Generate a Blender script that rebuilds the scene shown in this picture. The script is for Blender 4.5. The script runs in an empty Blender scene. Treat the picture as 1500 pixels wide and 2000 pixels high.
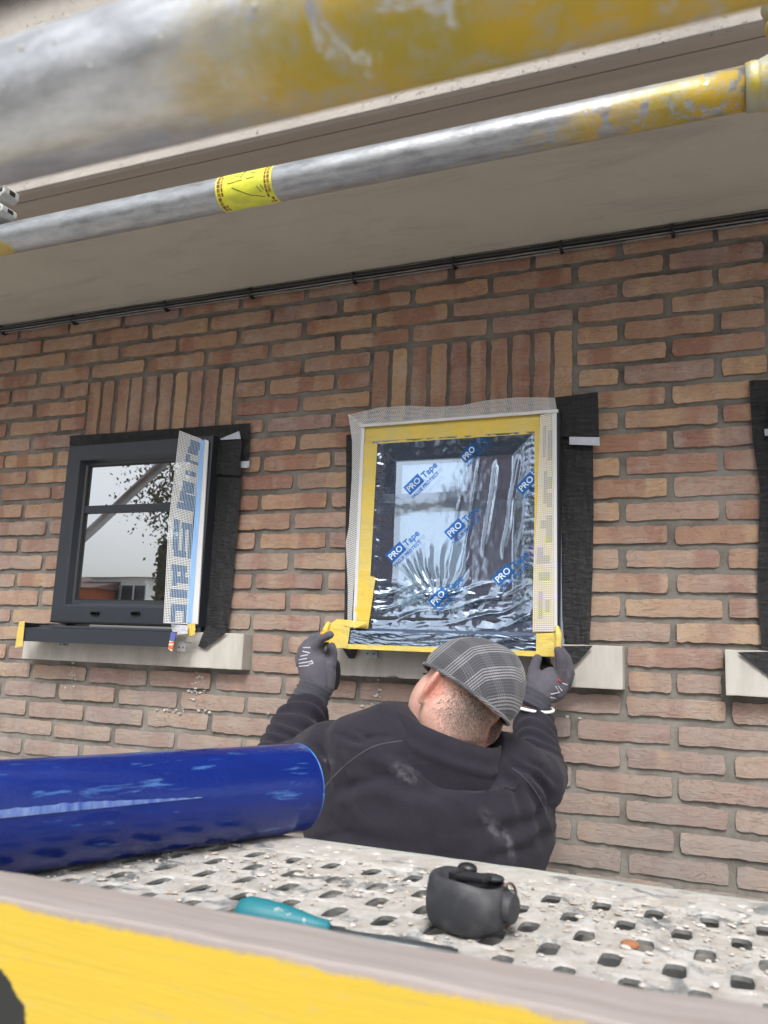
import bpy, bmesh, math, random
import numpy as np
from mathutils import Vector, Matrix
from mathutils.bvhtree import BVHTree
from mathutils import noise as mnoise
random.seed(7); rng = np.random.default_rng(7)
S = bpy.context.scene; COL = S.collection
# ---------------------------------------------------------------- camera
YAW, PIT, ROL, FPX = -.4002, .1717, .0422, 1634.0
F = Vector((math.sin(YAW)*math.cos(PIT), math.cos(YAW)*math.cos(PIT), math.sin(PIT)))
R0 = Vector((math.cos(YAW), -math.sin(YAW), 0)); U0 = R0.cross(F)
RR = R0*math.cos(ROL)+U0*math.sin(ROL); UU = -R0*math.sin(ROL)+U0*math.cos(ROL)
CP = Vector((.2607, -2.183, 1.62))
cam_d = bpy.data.cameras.new('camera'); cam = bpy.data.objects.new('camera', cam_d); COL.objects.link(cam)
S.camera = cam
m = Matrix((RR, UU, -F)).transposed().to_4x4(); m.translation = CP; cam.matrix_world = m
cam_d.sensor_fit = 'HORIZONTAL'; cam_d.sensor_width = 36; cam_d.lens = FPX/1500*36
cam_d.clip_start = .02; cam_d.clip_end = 1000
cam_d.dof.use_dof = True; cam_d.dof.focus_distance = 2.1; cam_d.dof.aperture_fstop = 16
# ---------------------------------------------------------------- sky, sun, exposure
EL, AZ = math.radians(47), math.radians(165)
w = bpy.data.worlds.new('World'); S.world = w; w.use_nodes = True
nt = w.node_tree; nt.nodes.clear()
sky = nt.nodes.new('ShaderNodeTexSky'); sky.sky_type = 'NISHITA'; sky.sun_disc = False
sky.sun_elevation = EL; sky.sun_rotation = AZ; sky.air_density = 1; sky.dust_density = 4; sky.ozone_density = 1
hs = nt.nodes.new('ShaderNodeHueSaturation'); hs.inputs['Saturation'].default_value = .22
bg = nt.nodes.new('ShaderNodeBackground'); bg.inputs['Strength'].default_value = .12
wo = nt.nodes.new('ShaderNodeOutputWorld')
nt.links.new(sky.outputs[0], hs.inputs['Color']); nt.links.new(hs.outputs[0], bg.inputs[0]); nt.links.new(bg.outputs[0], wo.inputs[0])
sl = bpy.data.lights.new('sun', 'SUN'); sl.energy = 1.0; sl.angle = math.radians(18); sl.color = (1, .97, .93)
so = bpy.data.objects.new('sun', sl); COL.objects.link(so)
sd = Vector((math.sin(AZ)*math.cos(EL), math.cos(AZ)*math.cos(EL), math.sin(EL)))   # towards the sun
so.rotation_euler = sd.to_track_quat('Z', 'Y').to_euler()
S.view_settings.view_transform = 'Standard'; S.view_settings.look = 'None'; S.view_settings.gamma = 1
S.view_settings.use_curve_mapping = False; S.view_settings.exposure = 1.2
S.render.engine = 'CYCLES'; S.cycles.max_bounces = 8; S.cycles.transparent_max_bounces = 16
# ---------------------------------------------------------------- helpers
def W(x, y, Y):          # a photo pixel carried onto the real vertical plane at depth Y
    d = F+RR*((x-750)/FPX)-UU*((y-1000)/FPX)
    return CP+d*((Y-CP.y)/d.y)
def Q(x, y, D):
    return CP+(F+RR*((x-750)/FPX)-UU*((y-1000)/FPX))*D
def PX(p):
    d = Vector(p)-CP; z = d.dot(F); return 750+FPX*d.dot(RR)/z, 1000-FPX*d.dot(UU)/z
def lin(c):
    return tuple(((v/255)/12.92 if v/255 < .04045 else ((v/255+.055)/1.055)**2.4) for v in c)
def tag(o, label=None, cat=None, group=None, kind=None):
    for k, v in (('label', label), ('category', cat), ('group', group), ('kind', kind)):
        if v: o[k] = v
    return o
def empty(name, loc=(0, 0, 0), label=None, cat=None, group=None, kind=None):
    o = bpy.data.objects.new(name, None); COL.objects.link(o); o.location = loc; o.empty_display_size = .05
    return tag(o, label, cat, group, kind)
def mobj(name, verts, faces, mat, parent=None, smooth=False, mi=None):
    me = bpy.data.meshes.new(name); me.from_pydata([tuple(v) for v in verts], [], faces)
    mats = mat if isinstance(mat, (list, tuple)) else [mat]
    for k in mats: me.materials.append(k)
    if mi is not None: me.polygons.foreach_set('material_index', mi)
    if smooth: me.polygons.foreach_set('use_smooth', [True]*len(me.polygons))
    me.update()
    return link(name, me, parent)
def link(name, me, parent=None):
    o = bpy.data.objects.new(name, me); COL.objects.link(o)
    if parent is not None:
        o.parent = parent; o.matrix_parent_inverse = Matrix.Translation(-wloc(parent))
    return o
def wloc(p):
    v = Vector(p.location)
    if p.parent is not None: v = v+wloc(p.parent)+p.matrix_parent_inverse.translation
    return v
class MB:
    def __init__(s): s.v = []; s.f = []; s.mi = []
    def add(s, vs, fs, mi=0):
        n = len(s.v); s.v += [Vector(v) for v in vs]; s.f += [tuple(i+n for i in f) for f in fs]; s.mi += [mi]*len(fs); return s
    def box(s, a, b, mi=0, rot=None, c=None):
        x0, y0, z0 = a; x1, y1, z1 = b
        vs = [Vector(p) for p in ((x0,y0,z0),(x1,y0,z0),(x1,y1,z0),(x0,y1,z0),(x0,y0,z1),(x1,y0,z1),(x1,y1,z1),(x0,y1,z1))]
        if rot is not None: vs = [rot @ p + (c or Vector()) for p in vs]
        return s.add(vs, [(0,3,2,1),(4,5,6,7),(0,1,5,4),(1,2,6,5),(2,3,7,6),(3,0,4,7)], mi)
    def tube(s, pts, rad, n=12, mi=0, caps=True, wide=None, up=None):
        pts = [Vector(p) for p in pts]; k = len(pts)
        rad = rad if isinstance(rad, (list, tuple)) else [rad]*k
        wide = wide if wide is not None else rad
        vs = []; prev = None
        for i, p in enumerate(pts):
            t = (pts[min(i+1, k-1)]-pts[max(i-1, 0)]).normalized()
            ref = Vector(up) if up is not None else (prev if prev is not None else (Vector((0,0,1)) if abs(t.z) < .9 else Vector((1,0,0))))
            a = (ref-t*ref.dot(t)).normalized(); b = t.cross(a); prev = a
            for j in range(n):
                th = 2*math.pi*j/n; vs.append(p+a*(math.cos(th)*wide[i])+b*(math.sin(th)*rad[i]))
        fs = [(i*n+j, i*n+(j+1) % n, (i+1)*n+(j+1) % n, (i+1)*n+j) for i in range(k-1) for j in range(n)]
        if caps: fs += [tuple(range(n))[::-1], tuple(range((k-1)*n, k*n))]
        return s.add(vs, fs, mi)
    def ball(s, c, r, ax=None, nu=14, nv=10, mi=0):
        r = Vector(r) if not isinstance(r, (int, float)) else Vector((r, r, r)); ax = ax or Matrix.Identity(3)
        vs = [Vector(c)+ax @ Vector((0,0,-r.z))]
        for i in range(1, nv):
            t = -math.pi/2+math.pi*i/nv
            for j in range(nu):
                a = 2*math.pi*j/nu; vs.append(Vector(c)+ax @ Vector((r.x*math.cos(t)*math.cos(a), r.y*math.cos(t)*math.sin(a), r.z*math.sin(t))))
        vs.append(Vector(c)+ax @ Vector((0,0,r.z))); top = len(vs)-1
        fs = [(0, 1+(j+1) % nu, 1+j) for j in range(nu)]
        for i in range(nv-2):
            for j in range(nu):
                a = 1+i*nu+j; b = 1+i*nu+(j+1) % nu; fs.append((a, b, b+nu, a+nu))
        fs += [(top, 1+(nv-2)*nu+j, 1+(nv-2)*nu+(j+1) % nu) for j in range(nu)]
        return s.add(vs, fs, mi)
    def prism(s, poly, off, mi=0):
        n = len(poly); off = Vector(off); vs = [Vector(p) for p in poly]+[Vector(p)+off for p in poly]
        return s.add(vs, [tuple(range(n)), tuple(range(2*n-1, n-1, -1))]+[(i, i+n, (i+1) % n+n, (i+1) % n) for i in range(n)], mi)
    def make(s, name, mat, parent=None, smooth=False):
        o = mobj(name, s.v, s.f, mat, parent, smooth, s.mi)
        bm = bmesh.new(); bm.from_mesh(o.data); bmesh.ops.recalc_face_normals(bm, faces=bm.faces); bm.to_mesh(o.data); bm.free()
        return o
def bevel(o, wd=.002, seg=2, angle=40):
    bm = bmesh.new(); bm.from_mesh(o.data)
    es = [e for e in bm.edges if len(e.link_faces) == 2 and e.calc_face_angle(0) > math.radians(angle)]
    bmesh.ops.bevel(bm, geom=es, offset=wd, segments=seg, affect='EDGES', profile=.6, clamp_overlap=True)
    bm.to_mesh(o.data); bm.free(); return o
def remesh(o, vox, smooth=6, shade=True):
    md = o.modifiers.new('r', 'REMESH'); md.mode = 'VOXEL'; md.voxel_size = vox
    if smooth:
        ms = o.modifiers.new('s', 'SMOOTH'); ms.iterations = smooth; ms.factor = .5
    dg = bpy.context.evaluated_depsgraph_get(); dg.update()
    me = bpy.data.meshes.new_from_object(o.evaluated_get(dg)); old = o.data
    mats = [k for k in old.materials]; o.modifiers.clear(); o.data = me; me.materials.clear()
    for k in mats: me.materials.append(k)
    me.polygons.foreach_set('material_index', [0]*len(me.polygons))
    me.polygons.foreach_set('use_smooth', [shade]*len(me.polygons)); me.update(); return o
def patch(L, R_, nu, nv, disp=None):
    """ruled sheet between two edge polylines (lists of points, top to bottom)"""
    def samp(P_, t):
        P_ = [Vector(p) for p in P_]; d = [0]
        for a, b in zip(P_, P_[1:]): d.append(d[-1]+(b-a).length)
        q = t*d[-1]
        for i in range(len(d)-1):
            if q <= d[i+1]+1e-9: return P_[i].lerp(P_[i+1], (q-d[i])/max(1e-9, d[i+1]-d[i]))
        return P_[-1]
    vs = []
    for j in range(nv+1):
        a = samp(L, j/nv); b = samp(R_, j/nv)
        for i in range(nu+1):
            p = a.lerp(b, i/nu)
            if disp: p = p+Vector(disp(i/nu, j/nv, p))
            vs.append(p)
    fs = [(j*(nu+1)+i, (j+1)*(nu+1)+i, (j+1)*(nu+1)+i+1, j*(nu+1)+i+1) for j in range(nv) for i in range(nu)]
    return vs, fs
def N(x, y=0., z=0.): return mnoise.noise(Vector((x, y, z)))
# ---------------------------------------------------------------- materials
class G:
    def __init__(s, name):
        s.m = bpy.data.materials.new(name); s.m.use_nodes = True; s.t = s.m.node_tree
        s.b = s.t.nodes['Principled BSDF']; s.out = s.t.nodes['Material Output']
    def n(s, typ, **kw):
        k = s.t.nodes.new('ShaderNode'+typ)
        for a, b in kw.items(): setattr(k, a, b)
        return k
    def l(s, a, b): s.t.links.new(a, b)
    def pos(s, kind='Object', scale=(1, 1, 1), rot=(0, 0, 0)):
        tc = s.n('TexCoord'); mp = s.n('Mapping'); mp.inputs['Scale'].default_value = scale; mp.inputs['Rotation'].default_value = rot
        s.l(tc.outputs[kind], mp.inputs['Vector']); return mp.outputs[0]
    def wpos(s, scale=(1, 1, 1)):
        tc = s.n('NewGeometry'); mp = s.n('Mapping'); mp.inputs['Scale'].default_value = scale
        s.l(tc.outputs['Position'], mp.inputs['Vector']); return mp.outputs[0]
    def noise(s, vec, scale, detail=6, rough=.6, dist=0):
        k = s.n('TexNoise'); k.inputs['Scale'].default_value = scale; k.inputs['Detail'].default_value = detail
        k.inputs['Roughness'].default_value = rough; k.inputs['Distortion'].default_value = dist
        if vec is not None: s.l(vec, k.inputs['Vector'])
        return k.outputs['Fac']
    def ramp(s, fac, stops, interp='LINEAR'):
        k = s.n('ValToRGB'); k.color_ramp.interpolation = interp; e = k.color_ramp.elements
        while len(e) < len(stops): e.new(.5)
        for i, (p, c) in enumerate(stops):
            e[i].position = p; e[i].color = (c, c, c, 1) if isinstance(c, (int, float)) else (*c[:3], 1)
        s.l(fac, k.inputs[0]); return k.outputs[0]
    def mix(s, fac, a, b, mode='MIX'):
        k = s.n('Mix', data_type='RGBA', blend_type=mode)
        for sock, v in ((k.inputs[0], fac), (k.inputs[6], a), (k.inputs[7], b)):
            if hasattr(v, 'is_linked'): s.l(v, sock)
            elif isinstance(v, (int, float)): sock.default_value = v
            else: sock.default_value = (*v[:3], 1)
        return k.outputs[2]
    def math(s, op, a, b=0., c=0.):
        k = s.n('Math', operation=op)
        for i, v in enumerate((a, b, c)):
            if hasattr(v, 'is_linked'): s.l(v, k.inputs[i])
            else: k.inputs[i].default_value = v
        return k.outputs[0]
    def sep(s, vec):
        k = s.n('SeparateXYZ'); s.l(vec, k.inputs[0]); return k.outputs
    def bump(s, h, strength=.5, dist=.002):
        k = s.n('Bump'); k.inputs['Strength'].default_value = strength; k.inputs['Distance'].default_value = dist
        s.l(h, k.inputs['Height']); s.l(k.outputs[0], s.b.inputs['Normal']); return k
    def set(s, **kw):
        for a, v in kw.items():
            i = s.b.inputs[a.replace('_', ' ')]
            if hasattr(v, 'is_linked'): s.l(v, i)
            elif isinstance(v, (int, float)): i.default_value = v
            else: i.default_value = (*v[:3], 1) if len(i.default_value) == 4 else v
        return s
def M(name, c1, c2=None, scale=10, rough=.6, metal=0, bs=60, bst=0, bd=.001, lo=.35, hi=.65, stretch=(1, 1, 1), rvar=0, coat=0, spec=None, detail=6):
    g = G(name); p = g.pos(scale=stretch)
    if c2 is not None:
        f = g.ramp(g.noise(p, scale, detail), [(lo, 0.), (hi, 1.)]); g.set(Base_Color=g.mix(f, c1, c2))
    else: g.set(Base_Color=c1)
    g.set(Metallic=metal)
    if rvar:
        g.set(Roughness=g.math('MULTIPLY_ADD', g.noise(p, scale*3.3), rvar, rough-rvar*.5))
    else: g.set(Roughness=rough)
    if coat: g.set(Coat_Weight=coat)
    if spec is not None: g.b.inputs['Specular IOR Level'].default_value = spec
    if bst: g.bump(g.noise(p, bs, 5), bst, bd)
    return g.m

# bricks: every brick (mesh island) draws its own tone, with burnt bands and fine wrinkles
def brick_mat():
    g = G('brick_clay'); geo = g.n('NewGeometry'); wp = g.wpos()
    oi = g.n('ObjectInfo'); rnd = g.math('FRACT', g.math('ADD', g.math('MULTIPLY', geo.outputs['Random Per Island'], 7.31), oi.outputs['Random']))
    base = g.ramp(rnd, [(0, (.41, .30, .195)), (.14, (.30, .205, .155)), (.28, (.45, .345, .22)), (.42, (.295, .185, .15)), (.56, (.38, .295, .215)), (.70, (.275, .215, .20)), (.84, (.40, .27, .175)), (1, (.34, .27, .225))])
    off = g.math('MULTIPLY', rnd, 37.)
    cb = g.n('CombineXYZ'); g.l(off, cb.inputs[1]); g.l(off, cb.inputs[2])
    va = g.n('VectorMath', operation='ADD'); g.l(g.wpos((1, .2, .18)), va.inputs[0]); g.l(cb.outputs[0], va.inputs[1])
    band = g.ramp(g.noise(va.outputs[0], 9, 1.5, .4, .3), [(.54, 0.), (.60, 1.)])
    col = g.mix(g.math('MULTIPLY', band, .62), base, (.25, .125, .095))
    band2 = g.ramp(g.noise(va.outputs[0], 6.3, 2, .5, .6), [(.56, 0.), (.68, 1.)])
    col = g.mix(g.math('MULTIPLY', band2, .55), col, (.50, .37, .21))
    fine = g.noise(wp, 55, 8, .7); col = g.mix(g.ramp(fine, [(.3, .35), (.7, 0.)]), col, (.21, .15, .125))
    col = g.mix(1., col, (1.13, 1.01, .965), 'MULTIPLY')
    dust = g.ramp(g.noise(wp, 14, 8, .75), [(.48, 0.), (.75, .5)]); col = g.mix(dust, col, (.50, .45, .40))
    # greyer towards the lower courses: brick variation plus light painted into the colour
    low_grey = g.math('MULTIPLY', g.ramp(g.sep(wp)[2], [(.0, .0), (1., 1.)]), 1.) if False else g.ramp(g.math('DIVIDE', g.math('SUBTRACT', 2.15, g.sep(wp)[2]), 1.0), [(0., 0.), (1., 1.)])
    col = g.mix(g.math('MULTIPLY', low_grey, g.math('MULTIPLY_ADD', g.noise(wp, 7, 5), .7, .40)), col, (.245, .228, .218))
    # hand-moulded creases
    cr = g.n('CombineXYZ'); va2 = g.n('VectorMath', operation='ADD'); g.l(g.wpos((16, 20, 75)), va2.inputs[0]); g.l(cb.outputs[0], va2.inputs[1])
    cn = g.noise(va2.outputs[0], 1, 3, .55, 1.6)
    crease = g.math('ABSOLUTE', g.math('SUBTRACT', cn, .5))
    cmask = g.ramp(g.noise(g.wpos((9, 9, 14)), 1, 2), [(.50, 0.), (.66, 1.)])
    dark = g.math('MULTIPLY', g.ramp(crease, [(0, 1.), (.014, 0.)]), cmask)
    col = g.mix(g.math('MULTIPLY', dark, .6), col, (.04, .028, .024))
    pits = g.ramp(g.noise(wp, 130, 2), [(.26, 1.), (.31, 0.)]); col = g.mix(g.math('MULTIPLY', pits, .5), col, (.07, .045, .04))
    g.set(Base_Color=col, Roughness=.92); g.b.inputs['Specular IOR Level'].default_value = .2
    h = g.math('ADD', g.math('MULTIPLY', g.ramp(crease, [(0, 0.), (.03, 1.)]), .9), g.math('MULTIPLY', fine, 1.5))
    h = g.math('ADD', h, g.math('MULTIPLY', cn, 1.5)); g.bump(h, .6, .0018); return g.m
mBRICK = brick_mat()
def mortar_mat():
    g = G('mortar'); wp = g.wpos(); n1 = g.noise(wp, 6, 8, .7)
    c = g.mix(g.ramp(n1, [(.35, 0.), (.62, 1.)]), (.105, .095, .082), (.23, .218, .195))
    c = g.mix(g.ramp(g.noise(wp, 320, 2), [(.62, 0.), (.72, .5)]), c, (.28, .265, .235))
    g.set(Base_Color=c, Roughness=.95); g.bump(g.noise(wp, 230, 5, .8), .7, .0015); return g.m
mMORT = mortar_mat()
mSTONE = M('cream_stone', (.45, .43, .395), (.33, .305, .27), 7, .8, bs=300, bst=.35, lo=.4, hi=.75, stretch=(3, 1, .6))
def soffit_mat():
    g = G('soffit_paint'); wp = g.wpos(); c = g.mix(g.ramp(g.noise(wp, 2.2, 8, .7), [(.35, 0.), (.7, 1.)]), (.40, .365, .31), (.46, .42, .36))
    c = g.mix(g.ramp(g.noise(g.wpos((.7, 3, 1)), 3, 6, .7, 1.), [(.52, 0.), (.66, .75)]), c, (.34, .315, .275))
    c = g.mix(g.ramp(g.noise(g.wpos((2, 6, 1)), 5, 8, .8, 2.), [(.66, 0.), (.72, .6)]), c, (.56, .53, .48))
    z = g.ramp(g.sep(g.wpos())[1], [(0., 0.), (1., 0.)])
    g.set(Base_Color=c, Roughness=.85); g.bump(g.noise(wp, 90, 6), .35, .002); return g.m
mSOF = soffit_mat()
def fascia_mat():
    g = G('fascia_render'); wp = g.wpos(); c = g.mix(g.ramp(g.noise(wp, 5, 8, .7), [(.35, 0.), (.65, 1.)]), (.40, .37, .335), (.33, .305, .28))
    p = g.ramp(g.noise(g.wpos((1, 1, 1)), 75, 5, .75, .5), [(.30, 1.), (.40, 0.)])
    c = g.mix(g.math('MULTIPLY', p, .5), c, (.13, .12, .105)); g.set(Base_Color=c, Roughness=.95)
    g.bump(g.math('SUBTRACT', g.noise(wp, 120, 6), g.math('MULTIPLY', p, .9)), .8, .003); return g.m
mFASC = fascia_mat()
mBLACKCAB = M('black_cable', (.012, .012, .013), None, rough=.45)
mGREYCAB = M('grey_cable', (.22, .22, .21), (.12, .12, .12), 30, .5)
mFRAME = M('anthracite_lacquer', (.021, .0255, .034), (.018, .022, .030), 3, .42, bs=500, bst=.06, bd=.0004, rvar=.12)
mBLK = M('black_plastic', (.012, .012, .014), None, rough=.38)
mGASKET = M('black_gasket', (.01, .01, .011), None, rough=.6)
def pane_mat():
    g = G('window_glass'); gl = g.n('BsdfGlossy'); gl.inputs['Roughness'].default_value = .0; gl.inputs['Color'].default_value = (.95, .97, 1, 1)
    g.set(Base_Color=(.012, .014, .016), Roughness=.1)
    fr = g.n('LayerWeight'); fr.inputs[0].default_value = .35
    fac = g.math('MULTIPLY_ADD', fr.outputs['Facing'], .5, .44)
    mx = g.n('MixShader'); g.l(fac, mx.inputs[0]); g.l(g.b.outputs[0], mx.inputs[1]); g.l(gl.outputs[0], mx.inputs[2]); g.l(mx.outputs[0], g.out.inputs[0])
    bp = g.n('Bump'); bp.inputs['Strength'].default_value = .02; bp.inputs['Distance'].default_value = .01
    g.l(g.noise(g.wpos(), 3, 2), bp.inputs['Height']); g.l(bp.outputs[0], gl.inputs['Normal']); return g.m
mPANE = pane_mat()
def film_mat(name, tint, gloss, trans, bs, blueish=.0, rough=.06):
    g = G(name); gl = g.n('BsdfGlossy'); gl.inputs['Roughness'].default_value = rough; gl.inputs['Color'].default_value = (*tint, 1)
    tr = g.n('BsdfTransparent'); tr.inputs[0].default_value = (*trans, 1)
    lw = g.n('LayerWeight'); lw.inputs[0].default_value = .5
    fac = g.math('MULTIPLY_ADD', lw.outputs['Fresnel'], 1.2, gloss)
    df = g.n('BsdfDiffuse'); df.inputs[0].default_value = (.30, .42, .62, 1); m0 = g.n('MixShader'); m0.inputs[0].default_value = .10; g.l(tr.outputs[0], m0.inputs[1]); g.l(df.outputs[0], m0.inputs[2])
    mx = g.n('MixShader'); g.l(fac, mx.inputs[0]); g.l(m0.outputs[0], mx.inputs[1]); g.l(gl.outputs[0], mx.inputs[2]); g.l(mx.outputs[0], g.out.inputs[0])
    bp = g.n('Bump'); bp.inputs['Strength'].default_value = .13; bp.inputs['Distance'].default_value = .0012
    g.l(g.noise(g.wpos((1, 1, .4)), bs, 4, .6, .8), bp.inputs['Height']); g.l(bp.outputs[0], gl.inputs['Normal']); g.l(bp.outputs[0], lw.inputs['Normal']); return g.m
mFILM = film_mat('protective_film', (.66, .80, 1.0), .22, (.72, .86, .98), 60, rough=.09)
def print_mat():
    g = G('blue_print'); g.set(Base_Color=(.02, .17, .50), Roughness=.4); tr = g.n('BsdfTransparent'); tr.inputs[0].default_value = (.25, .5, .9, 1)
    mx = g.n('MixShader'); mx.inputs[0].default_value = .5; g.l(tr.outputs[0], mx.inputs[1]); g.l(g.b.outputs[0], mx.inputs[2]); g.l(mx.outputs[0], g.out.inputs[0]); return g.m
mPRINT = print_mat()
mPWHITE = M('pale_print', (.55, .65, .78), None, rough=.4)
def tape_mat():
    g = G('yellow_tape'); wp = g.wpos(); c = g.mix(g.ramp(g.noise(wp, 14, 6, .6), [(.35, 0.), (.65, 1.)]), (.66, .47, .065), (.56, .46, .14))
    g.set(Base_Color=c, Roughness=.42); h = g.noise(g.wpos((1, 1, 3)), 26, 4, .6, 1.5); g.bump(h, .55, .0035); return g.m
mTAPE = tape_mat()
mMEMB = None
def memb_mat():
    g = G('black_membrane'); wp = g.wpos((7, 9, 26)); w1 = g.noise(wp, 3.2, 6, .68, 1.2); w2 = g.noise(g.wpos((70, 9, 7)), 1.4, 3)
    g.set(Base_Color=g.mix(g.ramp(g.noise(g.wpos((160, 20, 20)), 1, 3), [(.4, 0.), (.7, 1.)]), (.010, .010, .012), (.022, .022, .025)), Roughness=.6)
    g.bump(g.math('ADD', w1, g.math('MULTIPLY', w2, .2)), 1., .007); return g.m
mMEMB = memb_mat()
mNETW = M('white_glass_thread', (.72, .74, .74), None, rough=.6)
mNETB = M('blue_glass_thread', (.05, .19, .40), None, rough=.6)
mPVC = M('white_pvc', (.58, .59, .60), None, rough=.35)
mFOAMG = M('grey_foam_strip', (.22, .26, .31), (.17, .20, .25), 20, .7)
mBLUETAPE = M('pale_blue_tape', (.20, .38, .68), (.26, .45, .74), 40, .4, stretch=(8, 8, .5))
mWSTRAP = M('white_strap', (.48, .50, .56), (.40, .42, .49), 60, .6)
mZINC = M('zinc_bracket', (.5, .52, .53), (.38, .40, .41), 60, .42, .7, 200, .2)
mLABEL = M('silver_label', (.6, .6, .62), (.35, .36, .40), 70, .4, stretch=(1, 1, 3))
mORAN = M('orange_red_label', (.55, .10, .03), (.6, .55, .45), 120, .5, stretch=(.3, 1, 1), lo=.5, hi=.55)
mBLUEL = M('violet_blue_label', (.09, .10, .35), None, rough=.5)
def tube_mat(name, ya, yb, yc, low, seed, splash=.65, zk=1.):
    """galvanised steel with worn yellow paint; paint grows where |x-yc| mask rises"""
    g = G(name); p = g.wpos(); x, y, z = g.sep(p)[0:3]
    n1 = g.noise(g.wpos((1, 1, 1)), 22+seed, 8, .7, .4); n2 = g.noise(g.wpos((3, 9, 9)), 8+seed, 6, .7)
    zn = g.mix(g.ramp(n2, [(.3, 0.), (.7, 1.)]), (.36*zk, .375*zk, .39*zk), (.64*zk, .66*zk, .68*zk))
    zn = g.mix(g.ramp(g.noise(g.wpos((1, 1, 1)), 90, 5, .8), [(.62, 0.), (.8, .7)]), zn, (.78, .79, .80))
    zn = g.mix(g.ramp(g.noise(p, 60, 5, .8), [(.2, .6), (.36, 0.)]), zn, (.12, .12, .12))
    f = None
    for a, b, in ((ya, yb),):
        t = g.math('DIVIDE', g.math('SUBTRACT', x, a), b-a)
    t2 = g.math('ADD', t, g.math('MULTIPLY', g.math('SUBTRACT', n1, .5), 1.5))
    t2 = g.math('SUBTRACT', t2, g.math('MULTIPLY', g.math('SUBTRACT', z, low[0]), low[1]))
    f = g.ramp(t2, [(.18, 0.), (.55, .55), (1., 1.)])
    if yc is not None:
        t3 = g.math('ADD', g.math('DIVIDE', g.math('SUBTRACT', yc[0], x), yc[1]), g.math('MULTIPLY', g.math('SUBTRACT', n1, .5), .8))
        t3 = g.math('SUBTRACT', t3, g.math('MULTIPLY', g.math('SUBTRACT', z, low[0]), low[1]))
        f = g.math('MAXIMUM', f, g.ramp(t3, [(.4, 0.), (.6, 1.)]))
    chip = g.ramp(g.noise(p, 38+seed, 6, .75, .6), [(splash-.06, 1.), (splash, 0.)]); f = g.math('MULTIPLY', f, chip)
    yel = g.mix(g.ramp(g.noise(p, 12, 4), [(.35, 0.), (.65, 1.)]), (.56, .34, .010), (.34, .27, .03))
    yel = g.mix(g.ramp(g.noise(p, 70, 6, .8), [(.48, 0.), (.66, .85)]), yel, (.33, .32, .27))
    g.set(Base_Color=g.mix(f, zn, yel), Metallic=g.math('MULTIPLY_ADD', f, -.75, .82), Roughness=g.math('MULTIPLY_ADD', n2, .35, .22))
    g.bump(g.math('ADD', g.noise(g.wpos((1, 1, 1)), 120, 5, .7), g.math('MULTIPLY', g.noise(p, 30, 4), 1.2)), .3, .0012); return g.m
mTUBE1 = tube_mat('galvanised_yellow_tube', .05, .24, (-.80, .10), (2.273, 18), 0, .56, .74)
mTUBE2 = tube_mat('near_galvanised_yellow_tube', .095, .175, None, (1.82, 16), 5, .64)
mTUBE3 = M('galvanised_tube', (.34, .35, .36), (.45, .46, .47), 12, .35, .8, 120, .3)
mCAST = M('cast_coupler', (.40, .39, .30), (.46, .37, .05), 34, .5, .35, 120, .6, .0015, .42, .60)
mCASTG = M('cast_zinc_coupler', (.48, .49, .48), (.36, .36, .35), 25, .6, .3, 120, .4)
mSTICK = M('yellow_sticker', (.72, .72, .05), (.50, .53, .06), 30, .45, stretch=(1, 2, 2))
mMAROON = M('maroon_print', (.16, .035, .012), (.45, .30, .05), 160, .5, lo=.5, hi=.62)
mINK = M('black_ink', (.01, .01, .01), None, rough=.5)
def deck_mat():
    g = G('plaster_splashed_steel'); p = g.wpos(); zn = g.mix(g.noise(p, 25, 6), (.26, .28, .29), (.38, .40, .41))
    pl = g.mix(g.ramp(g.noise(p, 30, 8, .7), [(.35, 0.), (.65, 1.)]), (.50, .49, .475), (.36, .33, .29))
    f = g.ramp(g.noise(p, 17, 8, .72, .6), [(.38, 0.), (.47, 1.)]); c = g.mix(f, zn, pl)
    c = g.mix(g.ramp(g.noise(p, 75, 6, .7), [(.64, 0.), (.7, .8)]), c, (.74, .74, .74))
    g.set(Base_Color=c, Metallic=g.math('MULTIPLY_ADD', f, -.6, .6), Roughness=g.math('MULTIPLY_ADD', f, .4, .4))
    g.bump(g.math('ADD', g.math('MULTIPLY', f, .8), g.noise(p, 110, 7, .75)), .7, .0014); return g.m
mDECK = deck_mat()
mCRUMB = M('mortar_crumb', (.58, .56, .53), (.34, .29, .24), 60, .9, bs=400, bst=.5)
mBRKCH = M('brick_chip', (.30, .13, .06), None, rough=.9)
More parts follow.
